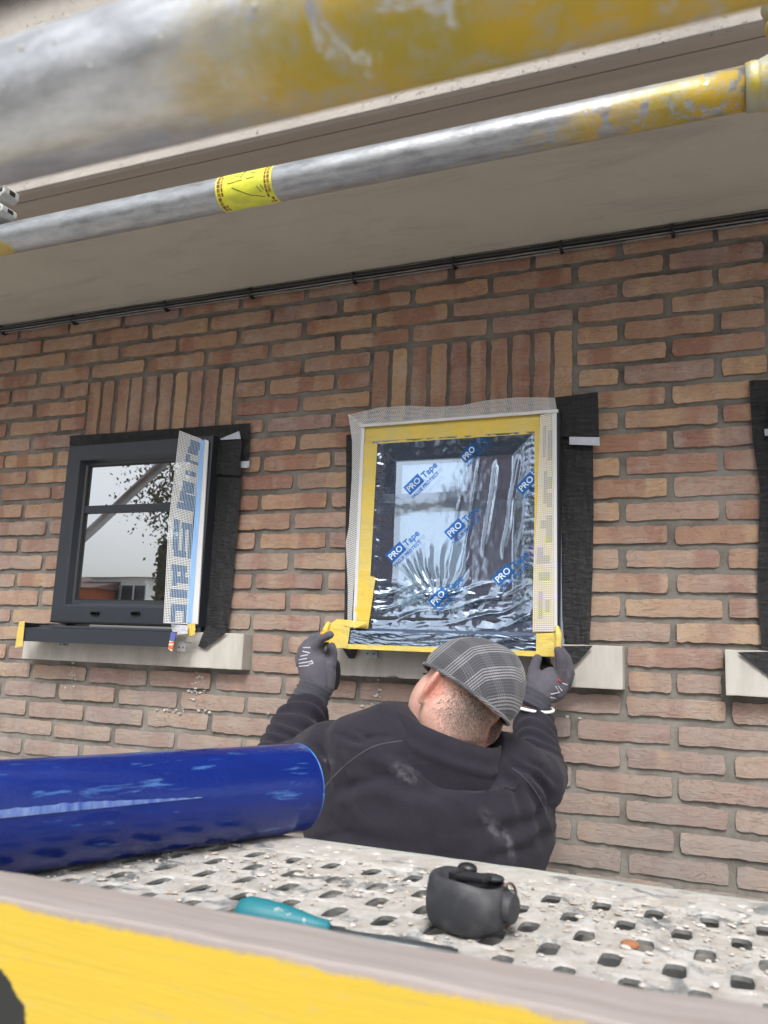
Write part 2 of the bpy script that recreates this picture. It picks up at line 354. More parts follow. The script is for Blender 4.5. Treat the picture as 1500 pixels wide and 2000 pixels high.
def wood_mat():
    g = G('weathered_painted_plank'); p = g.wpos(); x, y, z = g.sep(p)[0:3]
    gr = g.noise(g.wpos((3, 60, 60)), 2.2, 7, .7, .5)
    wd = g.mix(g.ramp(gr, [(.3, 0.), (.7, 1.)]), (.26, .222, .205), (.36, .325, .315))
    wd = g.mix(g.ramp(g.noise(g.wpos((2, 20, 20)), 3, 5), [(.5, 0.), (.7, .6)]), wd, (.33, .255, .24))
    ye = g.mix(g.noise(g.wpos((4, 20, 20)), 3, 6), (.56, .375, .028), (.52, .385, .05))
    ye = g.mix(g.ramp(g.noise(g.wpos((5, 40, 40)), 6, 6, .75), [(.58, 0.), (.70, .55)]), ye, (.42, .33, .20))
    ye = g.mix(g.ramp(g.noise(p, 45, 5, .8), [(.66, 0.), (.72, .8)]), ye, (.36, .30, .24))
    # paint stops a little below the top edge and is worn off towards the right end
    lim = g.math('SUBTRACT', 1.4865, g.math('MULTIPLY', g.ramp(x, [(.205, 0.), (.26, 1.)]), .045))
    lim = g.math('ADD', lim, g.math('MULTIPLY', g.math('SUBTRACT', g.noise(g.wpos((1, .1, 1)), 28, 9, .8), .5), .012))
    f = g.ramp(g.math('MULTIPLY_ADD', g.math('SUBTRACT', lim, z), 400, .5), [(0, 0.), (1, 1.)])
    f = g.math('MULTIPLY', f, g.ramp(y, [(0, 1.), (1, 1.)]))
    front = g.math('LESS_THAN', y, -1.8305); f = g.math('MULTIPLY', f, front)
    c = g.mix(f, wd, ye)
    # black painted mark low on the left
    d = g.math('ADD', g.math('POWER', g.math('MULTIPLY', g.math('ADD', x, .105), 22), 2), g.math('POWER', g.math('MULTIPLY', g.math('SUBTRACT', z, 1.425), 26), 2))
    d = g.math('ADD', d, g.math('MULTIPLY', g.noise(p, 60, 4), .5)); k = g.ramp(d, [(.95, 1.), (1., 0.)])
    c = g.mix(g.math('MULTIPLY', k, front), c, (.018, .02, .018))
    g.set(Base_Color=c, Roughness=g.math('MULTIPLY_ADD', f, -.3, .85)); g.bump(gr, .5, .0015); return g.m
mWOOD = wood_mat()
def roll_mat():
    g = G('blue_stretch_film'); p = g.pos(); c = g.mix(g.noise(g.pos(scale=(3, 3, 1)), 10, 5), (.002, .009, .10), (.004, .024, .20))
    sc = g.ramp(g.noise(g.pos(scale=(1, 1, .16), rot=(0, .25, 0)), 85, 4, .6, .3), [(.60, 0.), (.70, .4)])
    c = g.mix(sc, c, (.10, .26, .55)); g.b.inputs['Specular IOR Level'].default_value = .35; g.set(Base_Color=c, Roughness=g.math('MULTIPLY_ADD', g.noise(p, 20, 5), .16, .10), Coat_Weight=.25)
    g.bump(g.math('ADD', g.noise(g.pos(scale=(1, 1, .25)), 26, 5, .6, .5), g.math('MULTIPLY', g.noise(p, 120, 4), .4)), .6, .0035); return g.m
mROLL = roll_mat()
mPALEFILM = M('pale_streaked_film', (.16, .24, .46), (.03, .07, .30), 90, .35, stretch=(1, 1, .1))
mCARD = M('cardboard_core', (.30, .20, .11), None, rough=.9)
mTEAL = M('teal_handle', (.012, .17, .21), (.30, .36, .34), 60, .5, lo=.6, hi=.68, bs=120, bst=.3)
mSTEEL = M('dull_steel', (.20, .23, .24), (.12, .14, .15), 40, .4, .8)
mRUB = M('grey_black_rubber', (.026, .028, .034), (.085, .085, .092), 30, .62, bs=150, bst=.35, lo=.45, hi=.8)
mRUBP = M('dusty_pink_rubber', (.16, .10, .095), None, rough=.7)
def cloth_mat(name, c1, c2, weave=900, bst=.5, smudges=False, sheen=.3):
    g = G(name); p = g.wpos(); c = g.mix(g.ramp(g.noise(p, 9, 7, .7), [(.3, 0.), (.7, 1.)]), c1, c2)
    g.set(Base_Color=c, Roughness=.92, Sheen_Weight=sheen*.25); g.b.inputs['Specular IOR Level'].default_value = .15
    g.bump(g.math('ADD', g.noise(p, weave, 3), g.math('MULTIPLY', g.noise(p, 26, 6, .62, .9), 3.2)), bst, .0028); return g
mFLEECE = cloth_mat('charcoal_fleece', (.020, .0185, .0265), (.029, .027, .0365)).m
mCOLLAR = mFLEECE
mGLOVE = cloth_mat('grey_knit_glove', (.085, .08, .10), (.11, .105, .125), 1200, .45).m
mNITR = M('black_nitrile_palm', (.012, .012, .013), None, rough=.5)
mCUFF = cloth_mat('dark_glove_cuff', (.05, .05, .065), (.075, .075, .09)).m
mTROU = cloth_mat('dark_trousers', (.03, .032, .04), (.045, .047, .055)).m
mBOOT = M('black_boot', (.02, .018, .016), None, rough=.6)
def skin_mat():
    g = G('skin'); p = g.wpos(); c = g.mix(g.ramp(g.noise(p, 26, 5), [(.35, 0.), (.65, 1.)]), (.56, .315, .245), (.64, .40, .33))
    g.set(Base_Color=c, Roughness=.55, Subsurface_Weight=.15); g.b.inputs['Subsurface Radius'].default_value = (.012, .005, .003)
    g.bump(g.noise(p, 500, 4), .2, .0006); return g.m
mSKIN = skin_mat()
mEAR = None
mHAIR = M('grey_brown_hair', (.085, .072, .066), (.17, .15, .135), 200, .6)
mWBAND = M('white_band', (.8, .8, .82), None, rough=.5)
mRED = M('red_print', (.45, .03, .04), None, rough=.6)
mORANGE = M('orange_tip', (.85, .32, .03), None, rough=.5)
mCHALK = G('chalk_dust')
def chalk(g):
    g.set(Base_Color=(.32, .32, .36), Roughness=.95); tr = g.n('BsdfTransparent'); tc = g.n('TexCoord')
    at = g.n('Attribute'); at.attribute_name = 'fade'
    f = g.math('MULTIPLY', at.outputs['Fac'], g.ramp(g.noise(g.wpos(), 90, 6, .7), [(.40, 0.), (.75, .75)]))
    mx = g.n('MixShader'); g.l(f, mx.inputs[0]); g.l(tr.outputs[0], mx.inputs[1]); g.l(g.b.outputs[0], mx.inputs[2]); g.l(mx.outputs[0], g.out.inputs[0]); return g.m
mCHALK = chalk(mCHALK)
mLIME = M('lime_splash', (.52, .51, .50), (.36, .34, .32), 150, .9)
# ---------------------------------------------------------------- setting: ground, street
H = .06087; ZT = 2.774; HB = .12
def plane(name, a, b, z, mat):
    o = mobj(name, [(a[0], a[1], z), (b[0], a[1], z), (b[0], b[1], z), (a[0], b[1], z)], [(0, 1, 2, 3)], mat); return tag(o, kind='structure')
mGROUND = M('pale_ground', (.30, .29, .27), (.24, .23, .22), 2, .95)
mPAV = M('concrete_pavement', (.48, .465, .44), (.40, .385, .36), 3, .9, bs=100, bst=.3)
mASPH = M('asphalt', (.05, .05, .052), (.07, .07, .07), 60, .9)
plane('ground', (-250, -250), (250, 250), -.12, mGROUND)
tag(MB().box((-30, -5, -.118), (30, -.001, 0)).make('pavement', mPAV), kind='structure')
plane('road', (-60, -11.5), (60, -5.004), -.112, mASPH)
# ---------------------------------------------------------------- the brick wall
wall = empty('brick_wall', (-.7, .1, 0), 'brown hand-moulded brick facade wall with grey mortar joints behind the two small windows', 'wall')
XA, XB = -4.2, 2.4
opens = [(-1.8, -1.2), (-.72, -.12), (.36, .96), (-2.88, -2.28)]
bed = MB(); ZO0, ZO1 = ZT-18*H, ZT-8*H
bed.box((XA, .0075, 0), (XB, .12, ZO0)); bed.box((XA, .0075, ZO1), (XB, .12, ZT+.35))
xs = [XA]+[v for o in sorted(opens) for v in o]+[XB]
for i in range(0, len(xs), 2): bed.box((xs[i], .0075, ZO0), (xs[i+1], .12, ZO1))
bed.make('mortar_bed', mMORT, wall)
def brick_mesh(L, Hh, seed, nx=18, nz=3):
    rch = random.Random(seed*7+1); vs = []; fs = []
    for j in range(nz+1):
        for i in range(nx+1):
            x = (i/nx-.5)*L; z = (j/nz-.5)*Hh; ex = i in (0, nx); ez = j in (0, nz); y = -.0015*N(x*22, z*30, seed)
            if ez: z += math.copysign(1, z)*(.0032*N(x*17, seed*3.1, j)+.0026*N(x*120, seed*2.1, j)-.0002); y += .0009
            if ex: x += math.copysign(1, x)*(.003*N(z*60, seed*5.7, i)-.0002); y += .0009
            if ex and ez: x -= math.copysign(.0018+.0015*N(seed, i, j), x); z -= math.copysign(.0012, z)
            if rch.random() < .06 and (ez or ex): z *= .93; x *= .994; y += .002
            vs.append((x, y, z))
    fs = [(j*(nx+1)+i, j*(nx+1)+i+1, (j+1)*(nx+1)+i+1, (j+1)*(nx+1)+i) for j in range(nz) for i in range(nx)]
    ring = [i for i in range(nx+1)]+[(j)*(nx+1)+nx for j in range(1, nz+1)]+[nz*(nx+1)+i for i in range(nx-1, -1, -1)]+[j*(nx+1) for j in range(nz-1, 0, -1)]
    b0 = len(vs); n = len(ring)
    for k in ring: vs.append(vs[k])
    for k in ring: vs.append((vs[k][0]*1.002, .0115, vs[k][2]))
    fs += [(b0+k, b0+n+k, b0+n+(k+1) % n, b0+(k+1) % n) for k in range(n)]
    return vs, fs
def to_mesh(vf, name):
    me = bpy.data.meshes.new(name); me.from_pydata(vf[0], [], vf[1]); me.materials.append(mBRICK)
    me.polygons.foreach_set('use_smooth', [True]*len(me.polygons)); me.update(); return me
LF, LH, BH = 2*HB-.0148, HB-.0148, H-.0150
fullv = [brick_mesh(LF, BH, s) for s in range(40)]; halfv = [brick_mesh(LH, BH, 50+s, 9) for s in range(16)]
fullm = [to_mesh(v, 'brick_stretcher') for v in fullv]; halfm = [to_mesh(v, 'brick_half') for v in halfv]
blist = []
def blocked(c, a, b):       # returns the free intervals of course c between a and b
    segs = [(a, b)]; cuts = []
    if 8 <= c <= 17: cuts = list(opens)
    if 4 <= c <= 7: cuts = [o for o in opens]
    if c in (18, 19): cuts = [(o[0]-.124+.001, o[1]+.124-.001) for o in opens]
    for q0, q1 in cuts:
        ns = []
        for s0, s1 in segs:
            if s1 <= q0 or s0 >= q1: ns.append((s0, s1))
            else:
                if s0 < q0: ns.append((s0, q0))
                if s1 > q1: ns.append((q1, s1))
        segs = ns
    return segs
for c in range(0, 45):
    u = -34+(c % 2)
    while u*HB < XB-.3:
        a, b = u*HB, (u+2)*HB; z = ZT-(c+.5)*H
        if c == 1 and abs(u+11) < .1: pass
        for s0, s1 in blocked(c, a, b):
            if s1-s0 > .045: blist.append(('h', (s0+s1)/2, z, s1-s0-.0148, 0))
        u += 2
for o in opens:             # soldier course over each opening
    for k in range(10): blist.append(('s', o[0]+.03+k*.06, ZT-6*H, 4*H-.0135, 0))
def seen(b):
    pts = [PX((b[1]+dx, 0, b[2]+dz)) for dx in (-.11, .11) for dz in (-.03, .03)]
    return any(-10 < p[0] < 1510 and -10 < p[1] < 2010 for p in pts)
ind = [b for b in blist if seen(b)]; rest = [b for b in blist if not seen(b)]
ind.sort(key=lambda b: -abs(b[3])*1e-3 + (PX((b[1], 0, b[2]))[1] > 1650)*1.0)
rest += ind[298:]; ind = ind[:298]
def place(b, i):
    typ, x, z, L, _ = b; full = L > .16; base = (fullv if full else halfv); k = i % len(base); Lb = LF if full else LH
    T = Matrix.Translation((x+random.uniform(-.0025, .0025), random.uniform(-.0030, .0022), z+random.uniform(-.0016, .0016)))
    rx = Matrix.Rotation(random.uniform(-.006, .006), 4, 'Y')
    if typ == 's': rx = Matrix.Rotation(math.pi/2+random.uniform(-.006, .006), 4, 'Y')
    if random.random() < .5: rx = rx @ Matrix.Rotation(math.pi, 4, 'Y')
    return k, full, T @ rx @ Matrix.Diagonal((L/Lb*random.uniform(.975, 1.01), 1, random.uniform(.94, 1.06), 1))
for i, b in enumerate(ind):
    k, full, mt = place(b, i); o = bpy.data.objects.new('brick', (fullm if full else halfm)[k]); COL.objects.link(o)
    o.parent = wall; o.matrix_parent_inverse = Matrix.Translation(-wloc(wall)); o.matrix_basis = mt
rv, rf = [], []
for i, b in enumerate(rest):
    k, full, mt = place(b, i); v, f = (fullv if full else halfv)[k]; n = len(rv)
    rv += [mt @ Vector(p) for p in v]; rf += [tuple(q+n for q in t) for t in f]
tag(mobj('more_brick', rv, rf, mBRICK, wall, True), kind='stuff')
# stone sills (parts of the wall)
def stone(x0, x1, lab, chip=False):
    mb = MB(); mb.box((x0, -.043, 1.566), (x1, .03, 1.671)); o = mb.make('stone_sill', mSTONE, wall); o['label'] = lab
    bm = bmesh.new(); bm.from_mesh(o.data)
    bmesh.ops.subdivide_edges(bm, edges=[e for e in bm.edges if abs(e.verts[0].co.x-e.verts[1].co.x) > .1], cuts=60, use_grid_fill=False)
    for v in bm.verts:
        v.co.z += .0012*N(v.co.x*40, v.co.z*9); v.co.y += .001*N(v.co.x*25, 4, v.co.z*9)
        if chip and v.co.z < 1.58 and v.co.y < -.03: v.co.z += max(0, .012-.9*abs(v.co.x+.60))*(1+.4*N(v.co.x*200, 1)); 
    bm.to_mesh(o.data); bm.free(); bevel(o, .0025, 2, 60); return o
stone(-1.924, -1.076, 'cream stone sill below the left window, black metal sill over it')
stone(-.844, .004, 'cream stone sill below the middle window with a chipped lower edge', True)
stone(.236, 1.084, 'cream stone sill cut off by the right edge of the photo')
stone(-3.0, -2.156, 'cream stone sill outside the left edge')
# lime splashes under the sills
mb = MB()
def splash(px_, py_, w_, h_, n):
    for _ in range(int(n*.6)):
        x = px_+random.gauss(0, w_); y = py_+random.gauss(0, h_); c = W(x, y, -.0035); r = random.uniform(.001, .0042); k = random.randint(5, 8)
        e = random.uniform(.5, 2.2); poly = [c+Vector((math.cos(a)*r*random.uniform(.5, 1.2)*e, 0, math.sin(a)*r*random.uniform(.5, 1.2))) for a in [2*math.pi*q/k for q in range(k)]]
        mb.prism(poly, (0, .004, 0))
for a in ((143, 1313, 3, 9, 16), (136, 1340, 7, 1.5, 10), (385, 1330, 4, 9, 16), (378, 1352, 12, 1.5, 22), (350, 1388, 40, 2, 26), (380, 1365, 4, 7, 8), (738, 1350, 3, 12, 16), (736, 1378, 12, 1.5, 20), (736, 1395, 3, 7, 10), (523, 1394, 2, 2, 6), (735, 1415, 4, 3, 6), (1115, 1400, 20, 3, 5), (1320, 1250, 2, 2, 4)): splash(*a)
tag(mb.make('lime_splash', mLIME, wall), kind='stuff')
# ---------------------------------------------------------------- overhang above
so_ = empty('roof_overhang', (-.7, -.36, ZT), 'taupe painted soffit overhang with pitted pale fascia above the brick wall', 'roof overhang')
mb = MB(); mb.box((XA, -.5335, ZT), (XB, .0050, ZT+.25)); mb.make('soffit', mSOF, so_)
mb = MB(); mb.box((XA, -.7495, ZT-.036), (XB, -.535, ZT+.08)); bevel(mb.make('edge_board', M('taupe_shaded_edge_board', (.30, .255, .215), (.35, .305, .26), 6, .85, stretch=(.2, 3, 1)), so_), .002)  # board colour darkened: the shade on its underside is painted in
MB().tube([(XA, -.718, ZT-.037), (XB, -.718, ZT-.037)], .0012, 8).make('drip_bead', M('taupe_bead', (.22, .19, .165), None, rough=.9), so_)
mb = MB(); mb.box((XA, -.766, ZT-.040), (XB, -.7505, ZT+.56)); bevel(mb.make('fascia', mFASC, so_), .003)
mb = MB(); mb.tube([(XA, -.80, ZT+.60), (XB, -.80, ZT+.60)], .055, 24); mb.make('gutter', M('dark_gutter', (.05, .05, .05), (.09, .09, .09), 5, .4, .5), so_, True)
mb = MB(); mb.box((XA, -.75, ZT+.561), (XB, .12, ZT+.60)); mb.make('roof_slab', mFASC, so_)
# ---------------------------------------------------------------- cables in the corner
cab = empty('cable_bundle', (-.7, -.02, ZT-.015), 'bundle of black and grey cables clipped along the corner under the soffit', 'cable')
ties = [W(x, y, -.02) for x, y in ((8, 642), (145, 630), (325, 600), (492, 573), (693, 543), (888, 516), (1097, 482), (1315, 449))]
tx = [t.x for t in ties]
def pull(x): return min(abs(x-t) for t in tx)
for k, (mt, r, y, z, sag, ph) in enumerate(((mBLACKCAB, .0085, -.011, -.012, .002, 0), (mBLACKCAB, .0075, -.026, -.010, .003, 2), (mGREYCAB, .0032, -.014, -.024, .007, 5), (mGREYCAB, .0028, -.024, -.021, .006, 9), (mBLACKCAB, .003, -.019, -.018, .008, 13), (mGREYCAB, .0025, -.03, -.006, .003, 17))):
    pts = [(x, y-.3*sag*N(x*4, ph), ZT+z-min(pull(x)*.2, 1)*sag*3*(abs(N(x*5, ph, 1))+.3)+.002*N(x*9, ph)) for x in np.linspace(XA, XB, 150)]
    o = MB().tube(pts, r, 8).make('cable', mt, cab, True)
for t in ties:
    mb = MB(); ring = [(t.x, -.021+.020*math.cos(a), ZT-.0175+.0165*math.sin(a)) for a in np.linspace(0, 2*math.pi, 13)]
    mb.tube(ring, .0022, 6, wide=[.0035]*13, up=(1, 0, 0)); mb.box((t.x-.004, -.026, ZT-.034), (t.x+.004, -.016, ZT-.026)); mb.make('cable_clip', mBLK, cab)
# ---------------------------------------------------------------- windows
ZF0, ZF1, YF = 1.687, 2.281, -.060
def window(x0, x1, lab, caps=True, k_=1.):
    root = empty('window', ((x0+x1)/2, .0, ZF0), lab, 'window')
    ix0, ix1, iz0, iz1 = x0+.070*k_, x1-.070*k_, ZF0+.075*k_, ZF1-.068*k_
    mb = MB(); loops = []
    for ins, y in ((0, .05), (0, YF+.004), (.004, YF), (.050, YF), (.056, YF+.003), (.064, YF+.024), (.070, YF+.028), (.070, .03)):
        ins *= k_
        loops.append([(x0+ins, y, ZF0+ins*(.075/.07)), (x1-ins, y, ZF0+ins*(.075/.07)), (x1-ins, y, ZF1-ins*(.068/.07)), (x0+ins, y, ZF1-ins*(.068/.07))])
    vs = [v for l_ in loops for v in l_]; fs = []
    for i in range(len(loops)-1):
        for j in range(4): fs.append((i*4+j, i*4+(j+1) % 4, (i+1)*4+(j+1) % 4, (i+1)*4+j))
    mb.add(vs, fs); mb.make('frame', mFRAME, root)
    mb = MB()
    for a, b in (((ix0, YF+.0285, iz0), (ix1, -.0265, iz0+.004)), ((ix0, YF+.0285, iz1-.004), (ix1, -.0265, iz1)), ((ix0, YF+.0285, iz0+.0045), (ix0+.004, -.0265, iz1-.0045)), ((ix1-.004, YF+.0285, iz0+.0045), (ix1, -.0265, iz1-.0045))): mb.box(a, b)
    mb.make('gasket', mGASKET, root)
    MB().box((ix0+.001, -.026, iz0+.001), (ix1-.001, -.020, iz1-.001)).make('pane', mPANE, root)
    zb = W(250, 993, -.03).z
    bevel(MB().box((ix0+.0045, -.036, zb-.013), (ix1-.0045, -.0265, zb+.013)).make('glazing_bar', mFRAME, root), .003)
    if caps:
        for px_ in (187, 266):
            c = W(px_, 1198, YF); cp = MB().box((c.x-.016, YF-.008, c.z-.0055), (c.x+.016, YF-.0005, c.z+.0055)).make('drain_cap', mBLK, root); bevel(cp, .003)
    MB().box((x0+.002, .052, ZF0), (x1-.002, .058, ZF1)).make('back_panel', mGASKET, root)
    return root
W1 = (-1.807, -1.228); W2 = (-.722, -.150)
window(*W1, 'left window with bare anthracite frame, one glazing bar and a street reflected in its glass')
window(*W2, 'middle window wrapped in blue printed film and yellow tape above the man', False, .74)
window(.36, .93, 'window beyond the right edge behind black membrane', False)
window(-2.88, -2.29, 'window outside the left edge')
# ---------------------------------------------------------------- black membranes
def sheet(name, L, R_, nu, nv, mat, disp, parent=None, lab=None, cat=None, group=None):
    v, f = patch(L, R_, nu, nv, disp); o = mobj(name, v, f, mat, parent, True)
    if lab: tag(o, lab, cat, group)
    return o
def wl(pts, Y): return [W(x, y, Y) for x, y in pts]
def crinkle(a, fx=8, fz=8, s=0, amp2=.0015):
    return lambda u, v, p: (0, -abs(a*N(p.x*fx*4, s, p.z*fz*4))-amp2*(1+N(p.x*90, s+3, p.z*30)), 0)
g_m = 'black sealing membranes round the windows'
r1 = empty('sealing_membrane', W(440, 1240, -.005), 'black crinkled membrane folded back on the bricks right of the left window', 'membrane', g_m)
sheet('side_strip', wl([(410, 905), (400, 1050), (388, 1180), (383, 1225), (400, 1268)], -.012), wl([(474, 905), (470, 1000), (461, 1080), (452, 1180), (446, 1236)], -.012), 16, 60, mMEMB, crinkle(.006, 8, 3, 1, .003), r1)
sheet('top_strip', wl([(137, 852), (138, 878)], -.010), wl([(491, 827), (487, 905)], -.010), 60, 12, mMEMB, crinkle(.004, 4, 8, 2, .003), r1)
sheet('corner_fold', wl([(405, 845), (402, 925)], -.020), wl([(473, 850), (472, 930)], -.024), 14, 16, mMEMB, crinkle(.006, 9, 3, 5, .003), r1)
sheet('tail', wl([(402, 1225), (388, 1262)], -.05), wl([(446, 1234), (400, 1268)], -.05), 6, 8, mMEMB, crinkle(.006, 9, 9, 6), r1)
def strap(name, pts, Y, par, th=.0015):
    return MB().prism(wl(pts, Y), (0, th, 0)).make(name, mWSTRAP, par)
strap('strap', [(430, 857), (467, 842), (470, 857), (432, 859)], -.034, r1)
strap('strap', [(470, 901), (487, 900), (486, 913), (469, 914)], -.022, r1)
r2 = empty('sealing_membrane', W(1120, 1270, -.005), 'wide black crinkled membrane hanging right of the middle window beside the white strap', 'membrane', g_m)
sheet('side_strip', wl([(1092, 800), (1096, 1000), (1098, 1150), (1103, 1255)], -.012), wl([(1158, 830), (1160, 1000), (1158, 1120), (1152, 1262)], -.012), 18, 70, mMEMB, crinkle(.006, 8, 3, 11, .003), r2)
sheet('top_strip', wl([(1084, 777), (1086, 850)], -.020), wl([(1168, 766), (1171, 868)], -.020), 16, 14, mMEMB, crinkle(.004, 8, 3, 12, .003), r2)
sheet('tail', wl([(1098, 1262), (1112, 1298)], -.054), wl([(1158, 1261), (1126, 1297)], -.052), 10, 10, mMEMB, crinkle(.004, 8, 3, 13), r2)
strap('strap', [(1112, 853), (1171, 854), (1171, 870), (1112, 868)], -.036, r2)
r3 = empty('sealing_membrane', W(668, 1270, -.005), 'thin dark sliver of membrane down the left side of the middle window', 'membrane', g_m)
sheet('side_strip', wl([(677, 850), (676, 1000), (674, 1150), (672, 1240)], -.008), wl([(712, 845), (712, 1000), (708, 1150), (704, 1240)], -.008), 5, 30, mMEMB, crinkle(.002, 8, 3, 21), r3)
sheet('tail', wl([(666, 1262), (682, 1286)], -.047), wl([(700, 1266), (694, 1286)], -.047), 4, 6, mMEMB, crinkle(.001), r3)
r4 = empty('sealing_membrane', W(1520, 1270, -.005), 'black membrane strip at the right edge of the photo above the third stone sill', 'membrane', g_m)
sheet('side_strip', wl([(1463, 744), (1470, 860), (1484, 955), (1482, 1050), (1479, 1150), (1488, 1275)], -.010), wl([(1600, 735), (1600, 860), (1600, 955), (1600, 1050), (1600, 1150), (1600, 1285)], -.010), 14, 60, mMEMB, crinkle(.006, 8, 3, 31, .003), r4)
sheet('tail', wl([(1440, 1274), (1500, 1320), (1540, 1355)], -.048), wl([(1600, 1270), (1600, 1320), (1600, 1380)], -.048), 10, 12, mMEMB, crinkle(.002), r4)
strap('strap', [(1493, 838), (1530, 836), (1530, 850), (1494, 851)], -.028, r4)
# grey foam strips between frame and membrane
sheet('foam_strip', wl([(409, 852), (404, 950), (396, 1080), (390, 1160), (388, 1200), (383, 1262)], -.028), wl([(422, 861), (416, 950), (406, 1080), (399, 1160), (394, 1200), (391, 1266)], -.024), 3, 30, mFOAMG, crinkle(.001), None, 'grey foam strip running down between the left window and its black membrane', 'foam strip', 'grey foam strips beside the windows')
sheet('foam_strip', wl([(1089, 880), (1090, 1100), (1092, 1200), (1094, 1275)], -.028), wl([(1096, 880), (1097, 1100), (1098, 1200), (1104, 1285)], -.024), 3, 30, mFOAMG, crinkle(.001), None, 'thin grey foam strip between the taped middle window and the wide black membrane', 'foam strip', 'grey foam strips beside the windows')
# ---------------------------------------------------------------- netting corner beads
mNETP = M('faded_blue_thread', (.30, .38, .50), None, rough=.6)
def netting(name, A, B, nh, nv, parent, mask=None, wob=0, th=.0009, wt=.0021, blue=None):
    """A: left edge polyline, B: right edge polyline (top to bottom); nh threads across, nv threads down"""
    mb = MB()
    K = 1; v, _ = patch(A, B, nv, nh, (lambda u, w_, p: (0, -abs(wob*N(p.x*12, 3, p.z*12)), 0)) if wob else None)
    g = lambda i, j: v[j*(nv+1)+i]
    for j in range(nh+1):
        for i in range(nv):
            a, b = g(i, j), g(i+1, j); mi = 1 if mask and mask((i+.5)/nv, j/nh) else 0
            up = Vector((0, 0, wt/2)); o = Vector((0, -th, 0))
            mb.add([a-up, b-up, b+up, a+up, a-up+o, b-up+o, b+up+o, a+up+o], [(4, 5, 6, 7), (0, 1, 5, 4), (3, 7, 6, 2)], mi)
    for i in range(nv+1):
        for j in range(nh):
            a, b = g(i, j), g(i, j+1); mi = 0
            s = (g(min(i+1, nv), j)-g(max(i-1, 0), j)).normalized()*wt*.4; o = Vector((0, -th*.4, 0))
            mb.add([a-s+o, a+s+o, b+s+o, b-s+o], [(0, 1, 2, 3)], mi)
    return mb.make(name, [mNETW, blue or mNETB], parent)
blk = [(.55, .97, .02, .06), (.5, .95, .06, .10), (.42, .6, .11, .15), (.6, 1, .13, .15), (.5, .95, .19, .22), (.42, .95, .25, .31), (.35, .6, .31, .36), (.55, 1, .32, .40), (.3, .7, .37, .40),
       (.22, .48, .46, .62), (.55, .95, .47, .50), (.60, .72, .47, .66), (.85, .97, .47, .66), (.3, .8, .62, .66), (.2, .85, .70, .73), (.25, .45, .73, .81), (.62, .8, .73, .78), (.5, .95, .76, .79), (.2, .9, .83, .87), (.25, .95, .90, .94), (.25, .45, .94, .995), (.8, .93, .94, .995)]
mask1 = lambda u, v: any(a <= u <= b and c <= v <= d for a, b, c, d in blk)
b1 = empty('mesh_corner_bead', W(360, 1225, -.07), 'white netting strip with blue print standing out over the right side of the left window', 'corner bead', 'white mesh corner beads on the window frames')
netting('netting', wl([(351, 842), (330, 1020), (320, 1216)], -.135), wl([(393, 858), (376, 1020), (367, 1218)], -.078), 118, 15, b1, mask1)
sheet('blue_tape', wl([(391, 857), (364, 1217)], -.0795), wl([(400, 861), (374, 1218)], -.0770), 2, 20, mBLUETAPE, None, b1)
o = MB().prism([W(399, 858, -.076), W(407, 861, -.070), W(386, 1219, -.070), W(373, 1218, -.076)], (0, .004, 0)).make('bead', mPVC, b1)
b2 = empty('mesh_corner_bead', W(690, 1228, -.07), 'narrow white netting strip wavering down the left side of the middle window', 'corner bead', 'white mesh corner beads on the window frames')
netting('netting', wl([(681, 810), (688, 860), (688, 930), (682, 1030), (676, 1060), (680, 1150), (679, 1226)], -.035), wl([(707, 826), (707, 860), (706, 930), (702, 1030), (698, 1060), (696, 1150), (692, 1228)], -.066), 110, 9, b2, None, .003, wt=.0030)
MB().prism([W(706, 826, -.071), W(712, 829, -.071), W(695, 1229, -.071), W(689, 1228, -.071)], (0, .004, 0)).make('bead', mPVC, b2)
b3 = empty('mesh_corner_bead', W(900, 815, -.07), 'bulging white netting strip along the top edge of the middle window', 'corner bead', 'white mesh corner beads on the window frames')
topA = [(680, 811), (740, 797), (800, 793), (850, 796), (900, 793), (950, 783), (1010, 777), (1084, 778)]
botB = [(704, 833), (760, 828), (820, 824), (870, 821), (920, 817), (970, 813), (1030, 807), (1088, 803)]
netting('netting', wl(topA, -.050), wl(botB, -.075), 100, 14, b3, lambda u, v: math.sin(v*31+3*u)*math.sin(u*23) > .35 and .1 < u < .8, .004, wt=.0022, blue=mNETP)
MB().prism([W(704, 834, -.0765), W(704, 829, -.0765), W(1090, 799, -.0765), W(1090, 805, -.0765)], (0, .004, 0)).make('bead', mPVC, b3)
blk2 = [(.2, .45, .05, .2), (.55, .85, .08, .22), (.3, .5, .27, .42), (.6, .9, .3, .36), (.6, .9, .38, .44), (.2, .5, .5, .54), (.6, .85, .48, .6), (.15, .4, .62, .7), (.5, .8, .66, .7), (.2, .8, .74, .78), (.2, .4, .82, .95), (.55, .8, .86, .92)]
b4 = empty('mesh_corner_bead', W(1070, 1230, -.07), 'white netting strip lying over yellow tape on the right side of the middle window', 'corner bead', 'white mesh corner beads on the window frames')
netting('netting', wl([(1056, 812), (1050, 1000), (1043, 1100), (1042, 1232)], -.0745), wl([(1082, 806), (1082, 1000), (1083, 1100), (1083, 1232)], -.0715), 105, 9, b4, lambda u, v: any(a <= u <= b and c <= v <= d for a, b, c, d in blk2), .001, wt=.0017, blue=mNETP)
MB().prism([W(1080, 805, -.073), W(1087, 804, -.073), W(1088, 1232, -.073), W(1082, 1232, -.073)], (0, .005, 0)).make('bead', mPVC, b4)
